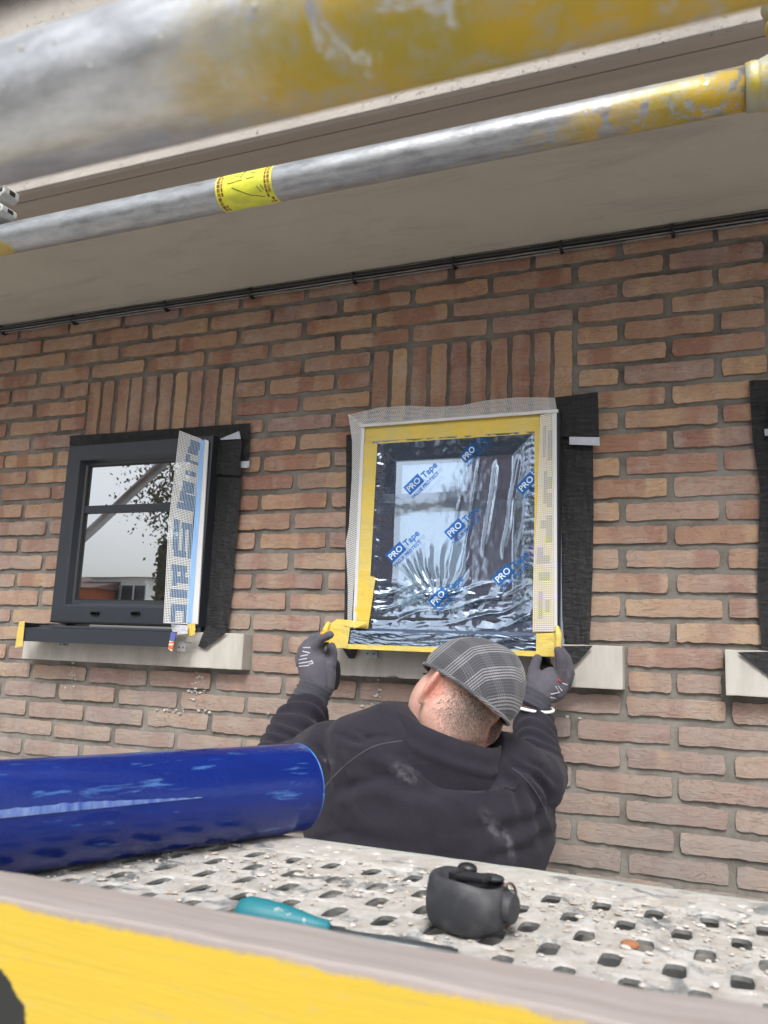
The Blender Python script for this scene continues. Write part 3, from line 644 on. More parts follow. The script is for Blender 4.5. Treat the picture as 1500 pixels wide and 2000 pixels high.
# ---------------------------------------------------------------- protective film and tape on the middle window
def film_disp(u, v, p):
    e = min(1, 14*min(u, 1-u), 14*min(v, 1-v)); e2 = min(1, 7*min(u, 1-u), 9*min(v, 1-v))
    d = .016*e2
    for c0, wd, top, bot, am in ((.555, .010, .30, .66, .0012), (.63, .012, .12, .74, .0017), (.745, .019, .12, .64, .0034), (.86, .019, .10, .66, .0034), (.94, .010, .10, .60, .0014)):
        c1 = c0-.16*(v-.3)+.012*N(v*6, c0*9); k = max(0, 1-abs(u-c1)/wd)*max(0, min(1, (v-top)/.06, (bot-v)/.12)); d -= e*am*k*k*(3-2*k)
    b = max(0, min(1, (v-.74)/.07)); q = v*13+2.0*N(u*2.6, 8)+u*2.2
    rd = 1-abs(2*(q-math.floor(q))-1); d -= e*b*(.0075*rd**3*(.5+abs(N(u*5, math.floor(q), 2))*1.4)+.010*abs(N(u*5+v*3, v*9, 5))+.003*abs(N(u*18, v*40, 5)))
    if v < .84:
        ang = math.atan2(u-.42, .88-v); rr = math.hypot(u-.42, .88-v); f = max(0, 1-abs(rr-.17)/.19)*(1 if u < .62 else 0)
        d -= e*f*.0021*(1+math.sin(ang*22+N(u*6, v*6)*3))*(.4+abs(N(ang*5, 3)))
    l = max(0, 1-u/.085)+max(0, 1-(1-u)/.085); d -= e*l*.004*abs(N(u*16, v*34, 9))*2
    t = max(0, 1-v/.09); d -= e*t*.004*abs(N(u*22, v*9, 14))*2
    d -= .0011*N(u*3, v*4, 1)+.00012*N(u*30, v*30, 2)
    return (0, d, 0)
fo = sheet('protective_film', wl([(728, 862), (712, 1228)], -.066), wl([(1048, 842), (1050, 1236)], -.066), 150, 190, mFILM, film_disp)
tag(fo, 'clear blue-printed plastic film stretched wrinkled over the middle window', 'film')
def text_mesh(body, size, bold=0):
    cu = bpy.data.curves.new('t', 'FONT'); cu.body = body; cu.size = size; cu.offset = bold; cu.extrude = 0; cu.resolution_u = 3
    o = bpy.data.objects.new('t', cu); COL.objects.link(o); dg = bpy.context.evaluated_depsgraph_get(); dg.update()
    me = bpy.data.meshes.new_from_object(o.evaluated_get(dg)); COL.objects.unlink(o); bpy.data.objects.remove(o); bpy.data.curves.remove(cu)
    return me
FM = BVHTree.FromPolygons([v.co[:] for v in fo.data.vertices], [tuple(p.vertices) for p in fo.data.polygons])
def decal(name, me, mt, mat, parent, bv=FM, off=.0009, clip=None):
    me = me.copy(); bm = bmesh.new(); bm.from_mesh(me)
    bmesh.ops.triangulate(bm, faces=bm.faces)
    for _ in range(2): bmesh.ops.subdivide_edges(bm, edges=[e for e in bm.edges if e.calc_length() > .006], cuts=1)
    dead = []
    for v in bm.verts:
        q = mt @ v.co; h = bv.ray_cast(Vector((q.x, -.3, q.z)), Vector((0, 1, 0)))
        if h[0] is None: dead.append(v); continue
        v.co = h[0]+Vector((0, -off, 0))
    bmesh.ops.delete(bm, geom=dead, context='VERTS')
    bm.to_mesh(me); bm.free(); me.materials.clear(); me.materials.append(mat)
    for p in me.polygons: p.material_index = 0
    return link(name, me, parent)
tp, tt, tv = text_mesh('PRO', .024, .0005), text_mesh('Tape', .026, .0006), text_mesh('VALUE PROTECT', .0135, .0003)
def boxmesh(w_, h_, x0=0, y0=0):
    me = bpy.data.meshes.new('b'); me.from_pydata([(x0, y0, 0), (x0+w_, y0, 0), (x0+w_, y0+h_, 0), (x0, y0+h_, 0)], [], [(0, 1, 2, 3)])
    bm = bmesh.new(); bm.from_mesh(me); bmesh.ops.subdivide_edges(bm, edges=bm.edges, cuts=7, use_grid_fill=True); bm.to_mesh(me); bm.free(); return me
bxm = boxmesh(.056, .031)
for ax_, ay_, sc in ((801, 967, 1), (881, 1055, 1), (766, 1100, 1), (975, 1145, 1), (1022, 968, 1), (910, 905, .9), (850, 1190, 1)):
    c = W(ax_, ay_, -.05); mt = Matrix.Translation(c) @ Matrix.Rotation(math.radians(90), 4, 'X') @ Matrix.Rotation(math.radians(43), 4, 'Z') @ Matrix.Scale(sc, 4)
    decal('printed_logo', bxm, mt, mPRINT, fo)
    decal('printed_word', tp, mt @ Matrix.Translation((.004, .007, 0)), mPWHITE, fo, off=.0018)
    decal('printed_word', tt, mt @ Matrix.Translation((.060, .005, 0)), mPRINT, fo)
    decal('printed_word', tv, mt @ Matrix.Translation((-.002, -.015, 0)), mPRINT, fo)
def tape(L, R_, Y, lab, nu=20, nv=20, amp=.0014, grp='yellow masking tape strips on the middle window'):
    return sheet('masking_tape', wl(L, Y), wl(R_, Y), nu, nv, mTAPE, lambda u, v, p: (0, -abs(amp*N(p.x*30, 3, p.z*30))*1.5-.0006*N(p.x*120, 1, p.z*40), 0), None, lab, 'tape', grp)
tape([(709, 833), (708, 869)], [(1082, 806), (1060, 846)], -.0645, 'yellow tape strip along the top of the middle window frame', 60, 8, .002)
tape([(710, 862), (693, 1232)], [(737, 868), (718, 1232)], -.0675, 'yellow tape strip down the left side of the middle window frame', 8, 60)
tape([(1044, 842), (1044, 1000), (1040, 1235)], [(1080, 812), (1081, 1000), (1082, 1235)], -.0672, 'yellow tape strip down the right side under the white netting', 8, 60)
tape([(700, 1118), (690, 1236)], [(734, 1128), (718, 1234)], -.0700, 'brighter second yellow tape piece at the lower left of the middle window', 8, 20)
# ---------------------------------------------------------------- metal window sills
YS = -.125
s1 = empty('metal_sill', W(190, 1262, YS), 'black folded metal sill under the left window with yellow tape at its left end', 'metal sill')
def lip(mb, xl, yl, xr, yr, xbl, ybl, xbr, ybr, Y):
    pass
a, b = W(48, 1227, YS), W(336, 1234, YS); c, d = W(43, 1252, YS), W(330, 1264, YS)
mb = MB(); xl, xr, zt, zb_ = a.x, b.x, (a.z+b.z)/2, (c.z+d.z)/2
prof = [(YS, zb_), (YS, zt), (-.066, zt+.006), (-.064, zt+.012), (-.0615, zt+.012), (-.0615, zt+.003), (YS+.003, zt-.003), (YS+.003, zb_)]
mb.prism([(xl, y, z) for y, z in prof], (xr-xl, 0, 0)); bevel(mb.make('sill_board', mFRAME, s1), .0008)
MB().box((xl-.003, YS+.002, zb_+.003), (xl-.0002, -.02, zt+.016)).make('end_cap', mBLK, s1)
MB().box((xl-.012, -.04, zt-.003), (-1.812, -.02, zt+.014)).make('rear_upstand', mBLK, s1)
mb = MB(); v, f = patch(wl([(38, 1214), (30, 1265)], -.115), wl([(49, 1213), (45, 1262)], -.1275), 5, 12, crinkle(.003)); mb.add(v, f); mb.make('taped_end', mTAPE, s1)
mb = MB(); v, f = patch(wl([(382, 1217), (382, 1240)], -.085), wl([(366, 1219), (364, 1243)], -.085), 4, 6, crinkle(.002)); mb.add(v, f); mb.make('taped_end', mTAPE, s1)
MB().prism(wl([(334, 1219), (367, 1221), (366, 1238), (342, 1240), (336, 1232)], -.100), (0, .002, 0)).make('label_sticker', mLABEL, s1)
MB().prism(wl([(334, 1234), (344, 1238), (340, 1252), (331, 1250)], -.1275), (0, .002, 0)).make('label_sticker', mBLUEL, s1)
MB().prism(wl([(331, 1251), (340, 1253), (336, 1273), (328, 1267)], -.1275), (0, .002, 0)).make('label_sticker', mORAN, s1)
# brackets below the sills
def bracket(x, y, w_, h_, Y, lab):
    c = W(x, y, Y); r = empty('sill_bracket', c, lab, 'bracket', 'galvanised brackets screwed to the stone sills')
    o = MB().box((c.x-w_/2, Y, c.z-h_/2), (c.x+w_/2, Y+.003, c.z+h_/2)).make('plate', mZINC, r); bevel(o, .001)
    for sx in (-.25, .25): MB().tube([(c.x+sx*w_, Y-.002, c.z), (c.x+sx*w_, Y, c.z)], .003, 8).make('screw', mSTEEL, r)
    MB().box((c.x-w_*.3, Y-.001, c.z+h_/2+.0005), (c.x+w_*.3, Y+.04, c.z+h_/2+.0035)).make('arm', mZINC, r); return r
bracket(122, 1259, .034, .012, -.047, 'pale bracket just showing under the left end of the black metal sill')
rb = bracket(354, 1264, .028, .024, -.100, 'grey bracket sticking out below the right end of the left window')
bracket(724, 1277, .040, .022, -.047, 'galvanised bracket on the stone sill to the left of the man in the cap')
# sill 2: wrapped in blue film, ends taped
s2 = empty('metal_sill', W(870, 1270, YS), 'film-wrapped metal sill with yellow taped ends held up by the man', 'metal sill')
a, b, c, d = W(648, 1229, YS), W(1090, 1246, YS), W(650, 1262, YS), W(1090, 1281, YS)
xl, xr = a.x, b.x; zt, zb_ = (a.z+b.z)/2, (c.z+d.z)/2
mb = MB(); prof = [(YS, zb_), (YS, zt), (-.072, zt+.004), (-.070, zt+.010), (-.067, zt+.010), (-.067, zt+.001), (YS+.003, zt-.003), (YS+.003, zb_+.002), (-.09, zb_+.002), (-.09, zb_)]
mb.prism([(xl, y, z) for y, z in prof], (xr-xl, 0, 0)); mb.make('sill_board', M('blue_grey_sill', (.03, .06, .12), (.02, .035, .07), 12, .3), s2)
def sill_disp(u, v, p):
    return (0, -.0006-.0035*abs(N(u*7+v*2.5, v*3.5, 2))*(1-.4*v)-.0022*abs(N(u*26-v*9, v*5, 7)), 0)
sheet('wrapping_film', [(xl+.05, YS-.001, zt+.001), (xl+.05, YS-.001, zb_+.003)], [(xr-.045, YS-.001, zt+.001), (xr-.045, YS-.001, zb_+.003)], 170, 26, mFILM, sill_disp, s2)
tm = lambda u, v, p: (0, -abs(.003*N(p.x*34, 3, p.z*34))-.0008*N(p.x*140, 1, p.z*90), 0)
sheet('taped_edge', [(xl+.01, YS-.0045, zb_+.009), (xl+.01, YS-.0045, zb_-.004)], [(xr-.01, YS-.0045, zb_+.008), (xr-.01, YS-.0045, zb_-.005)], 90, 4, mTAPE, tm, s2)
sheet('taped_end', [(xl-.004, YS-.007, zt+.020), (xl-.004, YS-.007, zb_-.004)], [(xl+.058, YS-.007, zt+.008), (xl+.052, YS-.007, zb_-.002)], 16, 14, mTAPE, tm, s2)
sheet('taped_end', [(xr-.052, YS-.007, zt+.006), (xr-.052, YS-.007, zb_-.003)], [(xr+.002, YS-.007, zt+.010), (xr+.002, YS-.007, zb_-.004)], 16, 14, mTAPE, tm, s2)
sheet('taped_end', [(xl+.0, YS+.03, zt+.032), (xl+.0, YS-.005, zt+.018)], [(xl+.085, YS+.045, zt+.026), (xl+.075, YS-.005, zt+.008)], 16, 8, mTAPE, tm, s2)
for xx, zz, ex in ((xl-.005, zt, -.008), (xr-.002, zt+.004, .006)):
    mb = MB(); mb.tube([(xx, YS-.008, zz+.022), (xx+ex, YS-.013, zz), (xx+ex*.6, YS-.012, zb_+.01), (xx, YS-.009, zb_-.010)], [.006, .009, .0085, .0045], 10); remesh(mb.make('end_cap', mTAPE, s2), .0025, 3)
# ---------------------------------------------------------------- man at the window
def wid(a_, D): return a_/FPX*D
man_c = Q(850, 1700, 1.60)
man = empty('person', (man_c.x, man_c.y, 0), 'man in checked flat cap and charcoal fleece seen from behind, gloved hands on the sill', 'person')
# head frame: tilted to his right
tl = math.radians(41)
hu = (UU*math.cos(tl)+RR*math.sin(tl)).normalized(); hr = (RR*math.cos(tl)-UU*math.sin(tl)).normalized()
hf = (F+RR*-.36+UU*.02).normalized(); hu = (hu-hf*hu.dot(hf)).normalized(); hr = hf.cross(hu).normalized()
AX = Matrix((hr, hf, hu)).transposed()
HC = Q(908, 1352, 1.60)
body = MB()
body.ball(HC+hu*.012, (.076, .096, .098), AX, 24, 18)
body.ball(HC-hu*.040+hf*.03, (.070, .078, .082), AX, 20, 14)          # jaw and cheeks
body.ball(HC-hu*.048-hf*.026, (.068, .062, .075), AX, 20, 14)          # nape
body.ball(HC+hf*.098-hu*.012, (.010, .016, .018), AX)                  # nose
body.ball(HC+hf*.078+hu*.02, (.05, .014, .012), AX)                    # brow
body.ball(HC+hf*.082-hu*.052, (.024, .012, .010), AX)                  # mouth
NB = Q(880, 1470, 1.58)
body.tube([HC-hu*.05-hf*.012, HC.lerp(NB, .5)-RR*.012, NB+F*.015-RR*.006, NB+F*.03-Vector((0, 0, .06))], [.066, .072, .070, .055], 24)
EARS = []
for s_ in (-1, 1):                                                     # ears
    base = HC+hr*s_*.073-hu*.030-hf*.016
    out = (hr*s_*.60-hf*.80).normalized(); EARS.append(base+out*.012); n_ = out.cross(hu).normalized(); EA = Matrix((out, n_, hu)).transposed()
    body.ball(base+out*.010, (.021, .0075, .034), EA, 14, 10)
    body.ball(base+out*.002-hu*.030, (.011, .008, .013), EA, 10, 8)
SHL, ELL, WRL = Q(650, 1495, 1.64), Q(530, 1520, 1.83), Q(620, 1352, 2.03)
SHR, ELR, WRR = Q(1030, 1540, 1.62), Q(1052, 1515, 1.86), Q(1042, 1385, 2.00)
PEL = Vector((man_c.x-.03, man_c.y+.06, .93))
chest = Q(842, 1580, 1.63)
body.tube([NB+F*.03, chest+F*.02, PEL+Vector((0, 0, .12)), PEL], [.045, .10, .10, .11], 20, wide=[.08, .17, .15, .15], up=RR)
for s0, e0, w0 in ((SHL, ELL, WRL), (SHR, ELR, WRR)):
    body.tube([chest.lerp(s0, .6), s0, e0.lerp(s0, .5), e0, e0.lerp(w0, .4), w0], [.06, .055, .048, .042, .040, .029], 14)
for s_ in (-1, 1):
    hip = PEL+Vector((s_*.09, 0, -.02)); kn = hip+Vector((s_*.03, .03, -.42)); an = kn+Vector((s_*.01, -.03, -.42))
    body.tube([hip, kn.lerp(hip, .5), kn, an.lerp(kn, .6), an], [.085, .07, .052, .05, .036], 14)
    body.tube([an+Vector((0, -.03, -.02)), an+Vector((0, .12, -.05))], [.035, .03], 10)
# hands (skin inside the gloves)
handL = [(Q(618, 1345, 2.03), .030), (Q(613, 1300, 2.06), .036)]
body.tube([handL[0][0], handL[1][0]], [.026, .030], 12)
body.tube([WRR, Q(1068, 1335, 2.03)], [.026, .030], 12)
bo = remesh(body.make('body', mSKIN, man), .0040, 4)
gsk = G.__new__(G); gsk.m = mSKIN; gsk.t = mSKIN.node_tree; gsk.b = gsk.t.nodes['Principled BSDF']; gsk.out = gsk.t.nodes['Material Output']
sk0 = gsk.b.inputs['Base Color'].links[0].from_socket; cur = sk0
for e_ in EARS:       # blood-flushed ears
    vd = gsk.n('VectorMath', operation='DISTANCE'); gsk.l(gsk.wpos(), vd.inputs[0]); vd.inputs[1].default_value = e_
    cur = gsk.mix(gsk.ramp(vd.outputs['Value'], [(.018, .5), (.040, 0.)]), cur, (.60, .20, .15))
gsk.l(cur, gsk.b.inputs['Base Color'])
# sweater
sw = MB()
sec = [(866, 1430, 1.59, .085, .060), (856, 1446, 1.59, .130, .080), (834, 1470, 1.60, .190, .10), (836, 1500, 1.60, .222, .118), (842, 1560, 1.61, .246, .132), (842, 1620, 1.62, .248, .135), (832, 1700, 1.62, .228, .130), (826, 1790, 1.62, .205, .125)]
pts = [Q(x, y, D) for x, y, D, a_, b_ in sec]+[PEL+Vector((0, 0, .10)), PEL+Vector((0, 0, -.02))]
sw.tube(pts, [s_[4] for s_ in sec]+[.13, .125], 40, wide=[s_[3] for s_ in sec]+[.185, .18], up=RR)
sw.tube([Q(760, 1480, 1.62), SHL, ELL.lerp(SHL, .5), ELL, ELL.lerp(WRL, .3), ELL.lerp(WRL, .65), Q(606, 1376, 2.015)], [.085, .085, .074, .066, .064, .058, .045], 24)
sw.ball(Q(655, 1478, 1.63), .062); sw.ball(Q(1018, 1520, 1.60), .070)
sw.tube([Q(940, 1500, 1.61), SHR, ELR.lerp(SHR, .5), ELR, ELR.lerp(WRR, .4), Q(1040, 1402, 1.99)], [.085, .082, .072, .062, .052, .048], 24)
swo = remesh(sw.make('fleece_jacket', mFLEECE, man), .0065, 9)
me = swo.data; co = np.empty(len(me.vertices)*3); me.vertices.foreach_get('co', co); no = np.empty(len(me.vertices)*3); me.vertices.foreach_get('normal', no)
me.calc_loop_triangles(); co = co.reshape(-1, 3); no = no.reshape(-1, 3)
def fold(P_, e0, w0, n0=0):
    e = np.array(e0); w_ = np.array(w0); ax = w_-e; L_ = np.linalg.norm(ax); ax /= L_
    t = (P_-e) @ ax; rad = np.linalg.norm(P_-e-np.outer(t, ax), axis=1)
    m_ = np.clip((t+.03)/.04, 0, 1)*np.clip((.092-rad)/.01, 0, 1)*(t < L_+.03)
    side = (P_-e) @ np.array(RR); return m_, t, side
for e0, w0, sd_ in ((ELL, WRL, 0), (ELR, WRR, 5)):
    m_, t, side = fold(co, e0, w0)
    ph = np.array([N(p[0]*9, p[1]*9+sd_, p[2]*9) for p in co])
    co += no*(m_*(.0062*np.sin(t*190+ph*7+side*25)*(.6+.7*np.abs(ph)) + .004*ph))[:, None]
big = np.array([N(p[0]*5+3, p[1]*5, p[2]*7) for p in co]); mid = np.array([abs(N(p[0]*9, p[1]*9, p[2]*14+7)) for p in co])
co += no*(.010*big-.007*np.clip(.35-mid, 0, 1)*(big > -.1))[:, None]
# creases radiating from the right armpit and across the back
for cx, cy, cD, n_, ph_ in ((1060, 1560, 1.60, 6, 0), (640, 1520, 1.62, 5, 2)):
    c0 = np.array(Q(cx, cy, cD)); dR = (co-c0) @ np.array(RR); dU = (co-c0) @ np.array(UU); r_ = np.hypot(dR, dU); an_ = np.arctan2(dU, dR)
    co += no*(.0028*np.sin(an_*n_+ph_+25*r_)*np.exp(-((r_-.09)/.07)**2)*(r_ < .25))[:, None]
rel = co-np.array(CP); zz_ = rel @ np.array(F); X_ = 750+FPX*(rel @ np.array(RR))/zz_; Y_ = 1000-FPX*(rel @ np.array(UU))/zz_
back = (no @ np.array(F)) < .25
def groove(pl, w_, dep, ridge=.5):
    P_ = np.array(pl, float); best = np.full(len(co), 1e9); sg = np.zeros(len(co)); tt_ = np.zeros(len(co)); n_ = len(P_)-1
    for k in range(n_):
        a_, b_ = P_[k], P_[k+1]; ab = b_-a_; t = np.clip(((X_-a_[0])*ab[0]+(Y_-a_[1])*ab[1])/(ab @ ab), 0, 1)
        dx = X_-a_[0]-t*ab[0]; dy = Y_-a_[1]-t*ab[1]; d = np.hypot(dx, dy); m_ = d < best; best[m_] = d[m_]; sg[m_] = np.sign(ab[0]*dy-ab[1]*dx)[m_]; tt_[m_] = ((k+t)/n_)[m_]
    env = np.sin(np.pi*np.clip(tt_*.94+.03, 0, 1))**.6*back; q = best*sg
    return no*((-1.5*dep*np.exp(-(q/w_)**2)+1.5*dep*ridge*np.exp(-((q-1.7*w_)/(1.2*w_))**2))*env)[:, None]
for pl, w_, dep in (([(600, 1442), (622, 1462), (636, 1500), (640, 1545)], 7, .009), ([(655, 1430), (690, 1446), (740, 1452)], 6, .006), ([(690, 1424), (715, 1440), (765, 1440)], 5, .005), ([(640, 1560), (700, 1530), (760, 1520)], 12, .004),
                    ([(1000, 1492), (1040, 1510), (1070, 1545), (1084, 1600)], 8, .010), ([(1015, 1478), (1060, 1498), (1086, 1530)], 6, .008), ([(1030, 1530), (1055, 1580), (1060, 1650)], 10, .006), ([(985, 1512), (1010, 1545), (1020, 1600)], 10, .005),
                    ([(760, 1470), (850, 1505), (960, 1520)], 9, .005), ([(700, 1490), (790, 1540), (900, 1556)], 16, .004), ([(620, 1600), (700, 1640), (800, 1650)], 18, .005), ([(1090, 1560), (1050, 1600), (980, 1620), (900, 1618)], 14, .005), ([(1085, 1620), (1030, 1660), (950, 1680)], 13, .006),
                    ([(610, 1660), (680, 1690), (760, 1690)], 14, .005), ([(850, 1600), (840, 1650), (850, 1700)], 16, .003), ([(930, 1540), (945, 1600), (935, 1670)], 14, .003), ([(665, 1470), (672, 1520), (690, 1570)], 9, .005)): co += groove(pl, w_, dep)
me.vertices.foreach_set('co', co.ravel()); me.update()
SB = BVHTree.FromPolygons([tuple(p) for p in co], [tuple(p.vertices) for p in me.polygons])
def onto(x, y, bv, off=.001):
    d = (F+RR*((x-750)/FPX)-UU*((y-1000)/FPX)).normalized(); h = bv.ray_cast(CP, d)
    return None if h[0] is None else h[0]-d*off
def line_on(name, pts, bv, r, mat, par, n=60):
    P_ = []
    for (a0, b0), (a1, b1) in zip(pts, pts[1:]):
        for k in range(n//(len(pts)-1)):
            t = k/(n//(len(pts)-1)); q = onto(a0+(a1-a0)*t, b0+(b1-b0)*t, bv, .0)
            if q is not None: P_.append(q)
    if len(P_) > 2: return MB().tube(P_, r, 6).make(name, mat, par, True)
mSEAM = cloth_mat('pale_seam', (.085, .085, .10), (.06, .06, .072)).m
def sm(pts, n=24):      # Catmull-Rom through px points
    out = []; P_ = [pts[0]]+list(pts)+[pts[-1]]
    for i in range(1, len(P_)-2):
        for k in range(8):
            t = k/8; out.append(tuple(.5*((2*P_[i][j])+(-P_[i-1][j]+P_[i+1][j])*t+(2*P_[i-1][j]-5*P_[i][j]+4*P_[i+1][j]-P_[i+2][j])*t*t+(-P_[i-1][j]+3*P_[i][j]-3*P_[i+1][j]+P_[i+2][j])*t**3) for j in (0, 1)))
    return out+[pts[-1]]
line_on('seam', sm([(785, 1447), (730, 1458), (680, 1490), (640, 1530), (618, 1565), (608, 1590)]), SB, .0012, mSEAM, man, 400)
line_on('seam', sm([(1000, 1500), (1025, 1520), (1052, 1556), (1072, 1600), (1083, 1640), (1085, 1665)]), SB, .0012, mSEAM, man, 400)
None and line_on('seam', sm([(780, 1449), (850, 1470), (930, 1492), (985, 1500)]), SB, .0012, mSEAM, man, 300)
def smudge(cx, cy, lx, ly, ang, nx=26, ny=14):
    vs = []; fade = []; ca, sa = math.cos(ang), math.sin(ang)
    for j in range(ny+1):
        for i in range(nx+1):
            a_ = (i/nx-.5)*2; b_ = (j/ny-.5)*2; x = cx+lx*a_*ca-ly*b_*sa; y = cy+lx*a_*sa+ly*b_*ca
            q = onto(x, y, SB, .0016)
            if q is None: return
            vs.append(q); fade.append(max(0, 1-math.hypot(a_, b_))**1.4)
    fs = [(j*(nx+1)+i, j*(nx+1)+i+1, (j+1)*(nx+1)+i+1, (j+1)*(nx+1)+i) for j in range(ny) for i in range(nx)]
    o = mobj('dust_smudge', vs, fs, mCHALK, man, True); at = o.data.attributes.new('fade', 'FLOAT', 'POINT'); at.data.foreach_set('value', fade)
smudge(962, 1612, 52, 20, math.radians(55)); smudge(995, 1650, 46, 12, math.radians(75)); smudge(790, 1510, 45, 20, math.radians(30)); smudge(640, 1485, 20, 9, .4)
# collar
cl = MB(); cw = (RR*.94-UU*.34).normalized(); cb_ = (F-cw*F.dot(cw)).normalized(); cup = cw.cross(cb_); cup = cup if cup.dot(UU) > 0 else -cup
def ring(c, a_, b_, n=48, k=0, ph=0):
    return [c+cw*(a_*math.cos(2*math.pi*j/n))+cb_*(b_*math.sin(2*math.pi*j/n)) + cup*(k*N(j*.25, ph)) for j in range(n)]
C0, C1 = Q(868, 1468, 1.58), Q(876, 1420, 1.585)
rs = [ring(C0-cup*.055, .150, .078), ring(C0-cup*.020, .124, .086, k=.003), ring(C0-cup*.006, .111, .088, k=.003), ring(C0, .112, .092, k=.004), ring(C0+cup*.010, .1135, .094, k=.005, ph=3), ring(C0.lerp(C1, .42), .108, .0885, k=.005, ph=4), ring(C0.lerp(C1, .75), .111, .091, k=.003), ring(C1, .107, .086, k=.003), ring(C1+cup*.004, .104, .083, k=.003), ring(C1+cup*.001, .099, .078, k=.003), ring(C0.lerp(C1, .2), .096, .074)]
vs = [v for r_ in rs for v in r_]; fs = [(i*48+j, i*48+(j+1) % 48, (i+1)*48+(j+1) % 48, (i+1)*48+j) for i in range(len(rs)-1) for j in range(48)]
co_ = MB().add(vs, fs).make('collar', mFLEECE, man, True)
md = co_.modifiers.new('s', 'SUBSURF'); md.levels = 2; md.render_levels = 2
# cap
def cap_mat():
    g = G('glen_check_wool'); tc = g.n('TexCoord'); x, y, z = g.sep(tc.outputs['Object'])[0:3]
    # wool cloth cut in panels: the weave direction kinks at the panel seams
    ct, st = math.cos(tl), math.sin(tl)
    iu = g.math('SUBTRACT', g.math('MULTIPLY', z, ct), g.math('MULTIPLY', x, st)); iu = g.math('ADD', iu, g.math('MULTIPLY', y, .55)); ir = g.math('ADD', g.math('MULTIPLY', x, ct), g.math('MULTIPLY', z, st))
    kr = g.math('MAXIMUM', g.math('SUBTRACT', ir, .070), 0.); kl = g.math('MAXIMUM', g.math('SUBTRACT', -.012, ir), 0.)
    s_ = g.math('ADD', iu, g.math('MULTIPLY', kr, -.9)); s_ = g.math('ADD', s_, g.math('MULTIPLY', kl, .55)); s_ = g.math('ADD', s_, g.math('MULTIPLY', g.math('POWER', ir, 2.), 1.2))
    q_ = g.math('ADD', ir, g.math('MULTIPLY', iu, .12))
    def stripes(c, per, duty, ph=0.): return g.math('LESS_THAN', g.math('FRACT', g.math('DIVIDE', g.math('ADD', c, 5+ph), per)), duty)
    a1 = stripes(q_, .0040, .5); b1_ = stripes(s_, .0062, .5)
    big_a = stripes(q_, .040, .36); big_b = stripes(s_, .058, .46, .002)
    fa = g.math('MULTIPLY', a1, g.math('MULTIPLY_ADD', big_a, .42, .12)); fb = g.math('MULTIPLY', b1_, g.math('MULTIPLY_ADD', big_b, .85, .15))
    f = g.math('MULTIPLY_ADD', fa, .40, g.math('MULTIPLY', fb, .75)); f = g.math('MINIMUM', f, 1.)
    c = g.mix(f, (.04, .042, .052), (.34, .34, .36)); c = g.mix(g.ramp(g.noise(tc.outputs['Object'], 300, 4, .8), [(.3, .55), (.7, 0.)]), c, (.06, .06, .07))
    g.set(Base_Color=c, Roughness=.95, Sheen_Weight=.2); g.bump(g.noise(tc.outputs['Object'], 500, 4), .6, .0012); return g.m
mCAP = cap_mat()
CC = HC+hu*.002+hr*.002
capm = Matrix.Translation(CC) @ AX.to_4x4()
vs = []; nu, nv = 72, 22
for j in range(nv+1):
    t = j/nv*math.pi/2
    for i in range(nu):
        a_ = 2*math.pi*i/nu; cs = math.cos(t)**.72; sn = math.sin(t)**1.0
        rx, ry, rz = .094, .122, .103; k = 1+.018*math.cos(a_*8)*math.sin(2*t)
        x = rx*math.cos(a_)*cs*k; y = ry*math.sin(a_)*cs*k; z = rz*sn*(1-.10*math.sin(a_)) + .004*N(x*25, y*25, 3)
        if j == 0: x *= .955; y *= .955; z = -.004
        if j == 1: x *= .965; y *= .965
        z -= .016*math.cos(a_)**2*(1-j/nv)*0
        vs.append((x*1.0, y, z))
fs = [(j*nu+i, j*nu+(i+1) % nu, (j+1)*nu+(i+1) % nu, (j+1)*nu+i) for j in range(nv) for i in range(nu)]
capo = bpy.data.objects.new('flat_cap', bpy.data.meshes.new('flat_cap')); capo.data.from_pydata(vs, [], fs); capo.data.materials.append(mCAP)
capo.data.polygons.foreach_set('use_smooth', [True]*len(capo.data.polygons)); COL.objects.link(capo)
capo.parent = man; capo.matrix_parent_inverse = Matrix.Translation(-wloc(man)); capo.matrix_basis = capm
sb_ = capo.modifiers.new('s', 'SUBSURF'); sb_.levels = 1; sb_.render_levels = 1
def capw(p): return capm @ Vector(p)
MB().tube([capw((.0907*math.cos(a_), .1177*math.sin(a_), -.0035)) for a_ in np.linspace(0, 2*math.pi, 60)], .0036, 8).make('cap_band', mCAP, man, True)
bm_ = MB(); v_ = []
for j in range(7):
    for i in range(17):
        a_ = math.pi/2+(i/16-.5)*.8; q = j/6; v_.append(capw((.085*math.cos(a_)*(1+.1*q), .106*math.sin(a_)+.040*q*math.sin(a_), -.002-.012*q)))
bm_.add(v_, [(j*17+i, j*17+i+1, (j+1)*17+i+1, (j+1)*17+i) for j in range(6) for i in range(16)]); bm_.make('cap_peak', mCAP, man, True)
